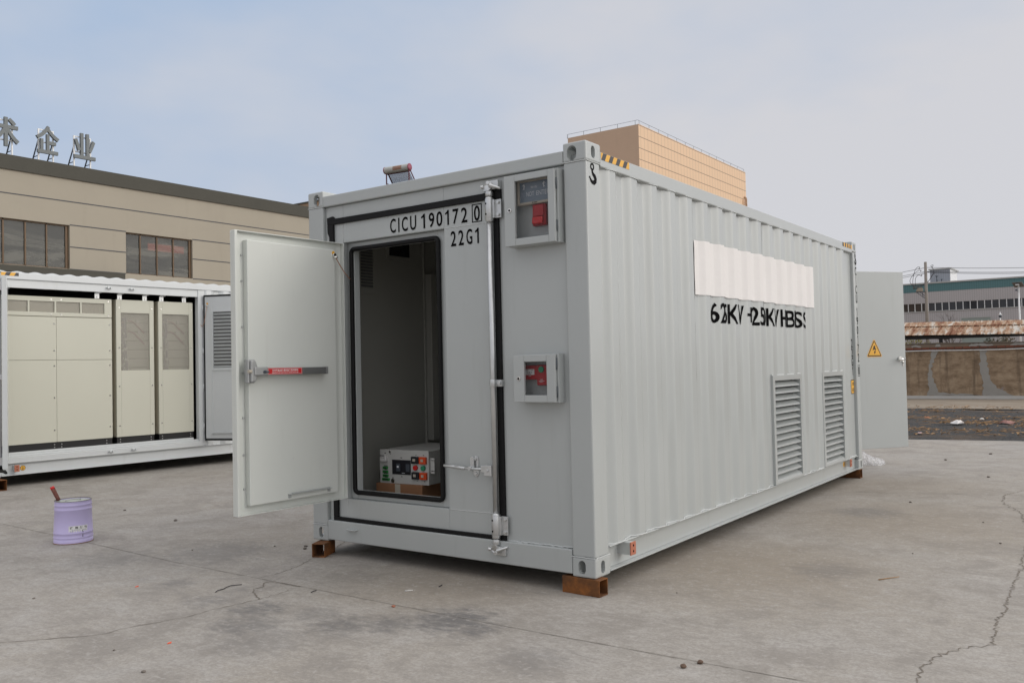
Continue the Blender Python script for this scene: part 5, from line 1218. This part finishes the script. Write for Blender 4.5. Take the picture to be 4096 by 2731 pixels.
# shed with the rusty roof
sh = thing('shed', 'open shed with rusty ribbed tin roof behind the boundary wall', 'shed', (-2, 29, GZ))
sxf = lambda p: Vector((p.x + 2, p.y - 29, p.z - GZ))
tz = lambda x: -.021 * (x + 2)
bb = MB(sxf); R = random.Random(2)
def roofpt(x, t): return (x + R.uniform(-.006, .006), 27.95 + 1.25 * t, 1.975 + .47 * t + tz(x) * (1 if -8 < x < 4 else 0) + R.uniform(-.006, .006))
xsR = [-14 + i * .1 for i in range(221)]
row = [[bb.v(roofpt(x, t)) for x in xsR] for t in (0, .33, .66)]
row2 = [[bb.v((Vector(roofpt(x, t)) + Vector((0, 0, .018)))[:]) for x in xsR] for t in (.62, .82, 1.0)]
row3 = [[bb.v(roofpt(x, 1.0)) for x in xsR], [bb.v((x, 30.6, 2.0)) for x in xsR]]
for rw in (row, row2, row3):
    for a, c in zip(rw, rw[1:]):
        for i in range(len(xsR) - 1): bb.bm.faces.new((a[i], a[i + 1], c[i + 1], c[i]))
bb.build('tin_roof', 'roofrust', sh)
bb = MB(sxf); x = -13.96
while x < 8:
    R.random(); a, m, c = Vector((x, 27.94, 1.985 + tz(x) * (1 if -8 < x < 4 else 0))), Vector((x, 28.75, 2.29 + tz(x) * (1 if -8 < x < 4 else 0))), Vector((x, 29.2, 2.462 + tz(x) * (1 if -8 < x < 4 else 0)))
    bb.tube([a, m, c], .016, 5); x += .2
bb.tube([(x, 28.74, 2.298 + tz(x) * (1 if -8 < x < 4 else 0)) for x in xsR[::4]], .014, 5); bb.build('roof_rib', 'roofrust', sh)
bb = MB(sxf); bb.box(-14, 8, 28.02, 28.12, 1.865, 1.955).cut(); bb.box(-14, 8, 30.4, 30.5, 1.955, 2.03)
bb.cut()
for x in (-9, -6, -3, 0, 3): bb.box(x - .03, x + .03, 28.12, 30.4, 1.88, 1.95).cut()
bb.build_each('roof_beam', 'darkwood', sh)
bb = MB(sxf)
for x in (-8.9, -6.3, -2.86, .6, 4.1): bb.box(x - .05, x + .05, 28.03, 28.13, GZ, 1.865).cut()
bb.build_each('shed_post', 'darkwood', sh)
bb = MB(sxf); bb.box(-3.66, -3.57, 27.5, 27.6, GZ, 1.80); bb.build('concrete_stub', 'concpole', sh)
# shrubs and bare trees between shed and factory
def shrub(x, y, w, d, h, mat, seed, label, base=1.35):
    r = thing('shrub', label, 'shrub', (x, y, GZ - .13)); R = random.Random(seed); bb = MB()
    for k in range(3600):
        u, v = R.uniform(-1, 1), R.uniform(-1, 1); top = h * (.72 + .2 * noise.noise(Vector((u * 3 + seed, v * 2, 0))) + .12 * noise.noise(Vector((u * 9, v * 5, seed)))) * (1 - .35 * abs(u) ** 4)
        z = base + (top - base) * (R.random() ** .6); px, py = u * w / 2, v * d / 2; s = R.uniform(.03, .075)
        a = Vector((R.gauss(0, 1), R.gauss(0, 1), R.gauss(0, 1))).normalized(); c = a.orthogonal().normalized(); p = Vector((px, py, z))
        bb.face([p - a * s, p - c * s * .5, p + a * s, p + c * s * .5])
    bb.build('foliage', mat, r, recalc=False)
    bb = MB()
    for k in range(9): px, py = R.uniform(-.42, .42) * w, R.uniform(-.4, .4) * d; bb.tube([(px, py, 0), (px + R.uniform(-.1, .1), py, base + .1), (px + R.uniform(-.3, .3), py + R.uniform(-.2, .2), h * .7)], lambda t: .03 * (1 - .7 * t), 5)
    bb.build('stem', 'bark', r)
shrub(-5.2, 35, 3.2, 1.4, 2.75, 'leaf_y', 3, 'yellow green shrub seen under the left part of the rusty roof')
shrub(-1.9, 35, 1.5, 1.2, 2.7, 'leaf_d', 8, 'dull brown green shrub seen under the right part of the rusty roof')
def bare_tree(x, y, h, seed, label):
    r = thing('bare_tree', label, 'tree', (x, y, GZ - .13)); R = random.Random(seed); tr, tw = MB(), MB()
    tr.tube([(0, 0, 0), (.02, 0, h * .4), (-.03, .02, h * .62)], lambda t: .045 * (1 - .5 * t), 7)
    def grow(p, d, L, rad, lv):
        q = p + d * L; tw.tube([p, p.lerp(q, .5) + Vector((R.uniform(-.03, .03), R.uniform(-.03, .03), 0)), q], lambda t: rad * (1 - .45 * t), 5)
        if lv:
            for k in range(3): grow(p.lerp(q, R.uniform(.45, 1)), (d + Vector((R.uniform(-.75, .75), R.uniform(-.5, .5), R.uniform(0, .35)))).normalized(), L * R.uniform(.5, .75), rad * .6, lv - 1)
    for k in range(5): grow(Vector((-.03, .02, h * (.42 + .05 * k))), Vector((R.uniform(-.7, .7), R.uniform(-.4, .4), 1)).normalized(), h * .22, .017, 3)
    tr.build('trunk', 'bark', r); tw.build('crown', 'bark', r)
bare_tree(-5.17, 45, 3.75, 4, 'small bare tree standing before the ribbed factory wall near its green grey door')
bare_tree(-4.45, 40, 2.9, 11, 'leafless bush behind the rusty roofed shed, beside its dark post')
# teal banded factory
YF = 100
tf = thing('steel_factory', 'grey ribbed steel factory with teal top band and a long window strip', 'building', (-12, YF, GZ - .13))
fx = lambda p: Vector((p.x + 12, p.y - YF, p.z - GZ + .13))
MB(fx).box(-45, 30, YF + .02, YF + 30, GZ - .13, 9.25).build('wall_core', 'clad', tf)
bb = MB(fx); bb.box(-45, 30, YF - .1, YF + .019, 7.15, 8.40); bb.box(-45, 30, YF - .1, YF + .019, GZ - .13, 6.20); bb.build('wall', 'clad', tf)
MB(fx).box(-45, 30, YF - .12, YF + .019, 8.40, 9.27).build('teal_band', 'clad_teal', tf)
MB(fx).box(-45.1, 30.1, YF - .2, YF + 30, 9.27, 9.42).build('roof_edge', 'fascia', tf)
MB(fx).box(-45, 30, YF - .16, YF - .1, 6.20, 6.29).build('window_sill', 'fascia', tf)
ws_ = MB(fx).box(-45, 30, YF - .02, YF + .018, 6.29, 7.15).build('window_strip', 'darkglass', tf)
bb = MB(fx); x = -44.8
while x < 30: bb.box(x - .035, x + .035, YF - .08, YF - .021, 6.29, 7.15); x += .683
bb.build('window_mullion', 'whitesteel', ws_)
MB(fx).box(-12.9, -10.13, YF - .15, YF - .101, GZ - .13, 5.33).build('loading_door', 'gwall', tf)
MB(fx).ring_frame('y', YF - .19, YF - .151, -13.0, -10.03, GZ - .13, 5.43, (.1, .1, .05, .1)).build('door_surround', 'fascia', tf)
tw = MB(fx).box(-16.57, -14.5, YF + 4, YF + 8.5, 9.42, 11.12).build('stair_tower', 'clad_tower', tf)
MB(fx).box(-16.7, -14.3, YF + 3.8, YF + 8.7, 11.12, 11.24).build('tower_roof', 'fascia', tw)
MB(fx).box(-14.5, -14.47, YF + 4, YF + 8.5, 9.42, 11.12).build('tower_side', 'whitesteel', tw)
MB(fx).box(-15.0, -14.7, YF + 5.0, YF + 5.4, 11.24, 11.38).build('roof_vent', 'fascia', tw)
bb = MB(fx)
for x, h, w in ((-15.7, .85, .07), (-15.2, .45, .05)): bb.cyl((x, YF + 3, 9.42), (x, YF + 3, 9.42 + h), w, seg=8); bb.box(x - w * 1.9, x + w * 1.9, YF + 2.9, YF + 3.1, 9.42 + h, 9.42 + h + .08).cut()
bb.build_each('roof_pipe', 'darksteel', tf)
# utility pole
YP = 85
up = thing('utility_pole', 'concrete utility pole with transformer bracket in front of the steel factory', 'pole', (-13.6, YP, GZ - .13))
uxf = lambda p: Vector((p.x + 13.6, p.y - YP, p.z - GZ + .13))
MB(uxf).cyl((-13.62, YP, GZ - .13), (-13.56, YP, 10.2), .175, .125, seg=16).build('pole_shaft', 'concpole', up)
bb = MB(uxf); bb.box(-14.5, -13.6, YP - .2, YP + .2, 7.38, 7.44)
bb.cyl((-14.4, YP, 7.38), (-13.65, YP, 6.75), .03, seg=6); bb.cyl((-14.1, YP, 7.38), (-13.65, YP, 6.95), .03, seg=6); bb.cyl((-13.9, YP, 7.4), (-13.88, YP, 6.85), .025, seg=6).cut(); bb.box(-14.75, -13.6, YP - .05, YP + .05, 7.98, 8.03).cut(); bb.box(-13.9, -13.1, YP - .04, YP + .04, 9.22, 9.27); bb.build_each('bracket', 'darksteel', up)
bb = MB(uxf); bb.box(-14.3, -13.88, YP - .22, YP + .22, 7.44, 7.78); bb.cyl((-14.42, YP, 7.52), (-14.2, YP, 7.52), .15, seg=12); bb.build('switch_box', 'transformer', up, .03)
bb = MB(uxf)
for k in range(7): x = -14.68 + k * .12; bb.cyl((x, YP, 7.72), (x, YP, 7.99), .04, .025, seg=7).cut()
for x, z in ((-14.12, 9.62), (-13.98, 9.36), (-13.92, 8.98), (-13.38, 9.25), (-13.0, 9.66)): bb.cyl((x - .05, YP, z), (x + .05, YP, z + .03), .035, seg=7).cut()
bb.build_each('insulator', 'insul', up)
bb = MB(uxf)
def loop(pts, rr=.022):
    P = [Vector((x, YP, z)) for x, z in pts]; out = []
    for i in range(len(P) - 1):
        a, b_, c, d = P[max(i - 1, 0)], P[i], P[i + 1], P[min(i + 2, len(P) - 1)]
        for k in range(6):
            t = k / 6; out.append(.5 * ((2 * b_) + (c - a) * t + (2 * a - 5 * b_ + 4 * c - d) * t * t + (3 * b_ - a - 3 * c + d) * t ** 3))
    out.append(P[-1]); bb.tube(out, rr, 5)
loop([(-14.15, 9.62), (-14.05, 9.74), (-14.25, 9.76), (-14.48, 9.5), (-14.65, 8.9), (-14.72, 8.3), (-14.66, 8.0)]); loop([(-14.0, 9.32), (-13.98, 9.45), (-14.2, 9.42), (-14.6, 9.15), (-14.95, 8.6), (-14.85, 8.2), (-14.6, 8.0)])
loop([(-13.95, 9.02), (-13.93, 8.9), (-14.2, 9.02), (-14.45, 8.75), (-14.5, 8.3), (-14.45, 8.0)]); loop([(-12.98, 9.66), (-12.9, 9.85), (-13.1, 9.8), (-13.0, 9.6), (-12.86, 9.4), (-13.0, 8.9), (-13.5, 8.2), (-14.0, 8.02)])
loop([(-12.75, 9.1), (-13.0, 8.95), (-13.2, 8.6), (-13.5, 8.25), (-14.05, 8.05)]); bb.build('jumper_wire', 'cable', up)
def power_line(p, q, sag, label):
    P, Q = Vector(p), Vector(q); pts = [P.lerp(Q, i / 20) + Vector((0, 0, -sag * 4 * (i / 20) * (1 - i / 20))) for i in range(21)]
    bb = MB(lambda v: v - P); bb.tube(pts, .02, 5); o = bb.build('power_line', 'cable'); o.location = P; tag(o, label, 'power line', 'power lines on the utility pole')
power_line((-13.6, YP, 9.66), (-33.5, YP - 10, 7.4), .4, 'top power line running left from the concrete pole'); power_line((-13.6, YP, 9.28), (-33.5, YP - 10, 7.1), .4, 'middle power line running left from the concrete pole'); power_line((-13.6, YP, 9.13), (-33.5, YP - 10, 6.8), .4, 'lowest power line running left from the concrete pole')
power_line((-13.5, YP, 9.68), (16.5, YP, 9.3), .75, 'top power line running right from the concrete pole'); power_line((-13.4, YP, 9.29), (16.5, YP, 8.9), .75, 'middle power line running right from the concrete pole'); power_line((-13.4, YP, 9.20), (16.5, YP, 8.7), .75, 'lowest power line running right from the concrete pole')
# solar street lamp and camera pole
sl = thing('street_lamp', 'white solar street lamp with tilted panel at the right edge', 'street lamp', (-3.8, 62, GZ - .13))
lx = lambda p: Vector((p.x + 3.8, p.y - 62, p.z - GZ + .13))
MB(lx).cyl((-3.8, 62, GZ - .13), (-3.8, 62, 5.86), .07, .05, seg=12).build('lamp_pole', 'whitesteel', sl)
MB(lx).prism([(-4.14, 61.6, 6.02), (-3.56, 61.6, 6.02), (-3.50, 62.5, 5.77), (-4.08, 62.5, 5.77)][::1], (0, .0, .035)).build('solar_panel', 'lamp_panel', sl)
MB(lx).box(-3.95, -3.74, 61.66, 61.9, 5.86, 5.93).build('lamp_head', 'whitesteel', sl); MB(lx).box(-3.98, -3.86, 61.85, 61.95, 5.5, 5.6).build('sensor', 'darksteel', sl)
cc = thing('camera_pole', 'thin white pole with a dark dome camera in front of the steel factory', 'camera', (-4.7, 60, GZ - .13))
MB().cyl((0, 0, 0), (0, 0, 4.0), .045, .035, seg=10).build('pole_shaft', 'whitesteel', cc); MB().lathe([(0, 3.93), (.06, 3.95), (.095, 4.02), (.10, 4.1), (.05, 4.13)], seg=14).build('dome_camera', 'darksteel', cc); MB().lathe([(.105, 4.101), (.10, 4.15), (.03, 4.2), (.03, 4.3), (0, 4.3)], seg=14).build('camera_hood', 'whitesteel', cc)

# ------------------------------------------------------------------ plastic film by the far corner, small things on the slab
b = MB(); nu, nv = 36, 14; R = random.Random(31); gr = {}
for i in range(nu):
    a = 2 * pi * i / nu
    for k in range(nv + 1):
        t = k / nv; rr = (1 - t ** 1.6) * (1 + .22 * noise.noise(Vector((cos(a) * 2, sin(a) * 2, t * 3)))); px = .34 * rr * cos(a) * (1.25 if cos(a) > 0 else .8); py = .22 * rr * sin(a)
        z = .24 * t * (1 + .25 * noise.noise(Vector((a * 1.3, t * 2, 5)))) + .02 * noise.noise(Vector((a * 4, t * 8, 1)))
        gr[i, k] = b.v((px - .10 * t, py, max(.001, z)))
for i in range(nu):
    for k in range(nv): b.bm.faces.new((gr[i, k], gr[(i + 1) % nu, k], gr[(i + 1) % nu, k + 1], gr[i, k + 1])).smooth = True
o = b.build('plastic_film', 'bag'); o.location = (-.42, 7.22, GZ); o.rotation_euler = (0, 0, radians(38)); tag(o, 'crumpled clear plastic film on the ground below the rear door', 'plastic film')
def stone(x, y, r, m, label, group=None, flatk=.55, name='pebble', cat='pebble'):
    b = MB(); R = random.Random(int(x * 991 + y * 37)); bmesh.ops.create_icosphere(b.bm, subdivisions=2, radius=r)
    for v in b.bm.verts:
        v.co *= 1 + .35 * noise.noise(v.co / r * 1.1 + Vector((x * 7, y * 5, 0))); v.co.z = v.co.z * flatk + r * flatk * .75
    o = b.build(name, m); o.location = (x, y, GZ); o.rotation_euler = (0, 0, R.uniform(0, 6)); tag(o, label, cat, group)
for (x, y, r) in ((-5.67, .4, .022), (-4.65, .3, .028), (-2.66, .12, .022), (-2.59, .05, .024), (-1.11, -2.18, .018), (-1.53, -2.08, .010), (-2.92, -1.8, .014), (-2.88, 0, .014), (-3.33, -.42, .012), (.83, 4.39, .022), (1.76, 2.75, .016), (1.54, 3.59, .014), (.36, .32, .008), (1.2, 6.6, .03), (.5, 8.2, .03), (1.3, 2.1, .01), (-.2, 6.35, .02), (-6.4, .15, .025), (.9, 9.2, .035)):
    stone(x, y, r * .62, 'stone', 'small dark pebble lying loose on the concrete yard', 'loose pebbles on the concrete yard')
stone(.97, -.74, .014, 'brownchip', 'brown clod sitting on the straight slab joint at the front', flatk=.7, name='clod', cat='clod'); stone(.93, -.83, .014, 'brownchip', 'brown clod just in front of the slab joint', flatk=.7, name='clod', cat='clod')
stone(-.88, -.78, .012, simple('red_brick_chip', (.35, .14, .09), .9), 'reddish brick chip near the slab joint', name='brick_chip', cat='chip')
for (x, y, l) in ((-2.63, -1.31, 'orange plastic scrap farther from the camera, left of the wire'), (-1.39, -1.88, 'orange plastic scrap nearest the camera')):
    b = MB(); b.prism([(0, 0, .001), (.02, .003, .001), (.023, .010, .004), (.008, .013, .001)], (0, 0, .004)); o = b.build('plastic_scrap', 'orangescrap'); o.location = (x, y, GZ); o.rotation_euler = (0, 0, 1.2); tag(o, l, 'litter')
b = MB(); b.tube([(0, 0, .004), (-.02, .03, .005), (-.025, .08, .004), (-.045, .11, .004), (-.05, .15, .006), (-.03, .19, .004), (-.02, .21, .004)], .0026, 6); o = b.build('wire_offcut', 'cable'); o.location = (-2.06, -1.12, GZ); tag(o, 'bent dark wire offcut on the concrete', 'wire')
b = MB(); b.cyl((0, 0, .004), (.03, .038, .004), .0035, seg=6); o = b.build('white_stick', 'whiteplastic'); o.location = (-1.06, -.49, GZ); tag(o, 'short white stick on the concrete in front of the container', 'stick')
b = MB(); b.cyl((0, 0, .004), (.09, .13, .006), .0035, .002, seg=6); o = b.build('straw_stalk', 'straw'); o.location = (1.28, 1.22, GZ); tag(o, 'single straw stalk on the concrete right of the container', 'straw')
for (x, y, dx, dy, l) in ((-.95, -.30, -.01, .04, 'short dark twig beside the white stick'), (-1.54, -.81, -.01, .05, 'short dark twig just below the slab joint')):
    b = MB(); b.cyl((0, 0, .003), (dx, dy, .004), .003, seg=6); o = b.build('twig', 'cable'); o.location = (x, y, GZ); tag(o, l, 'twig')
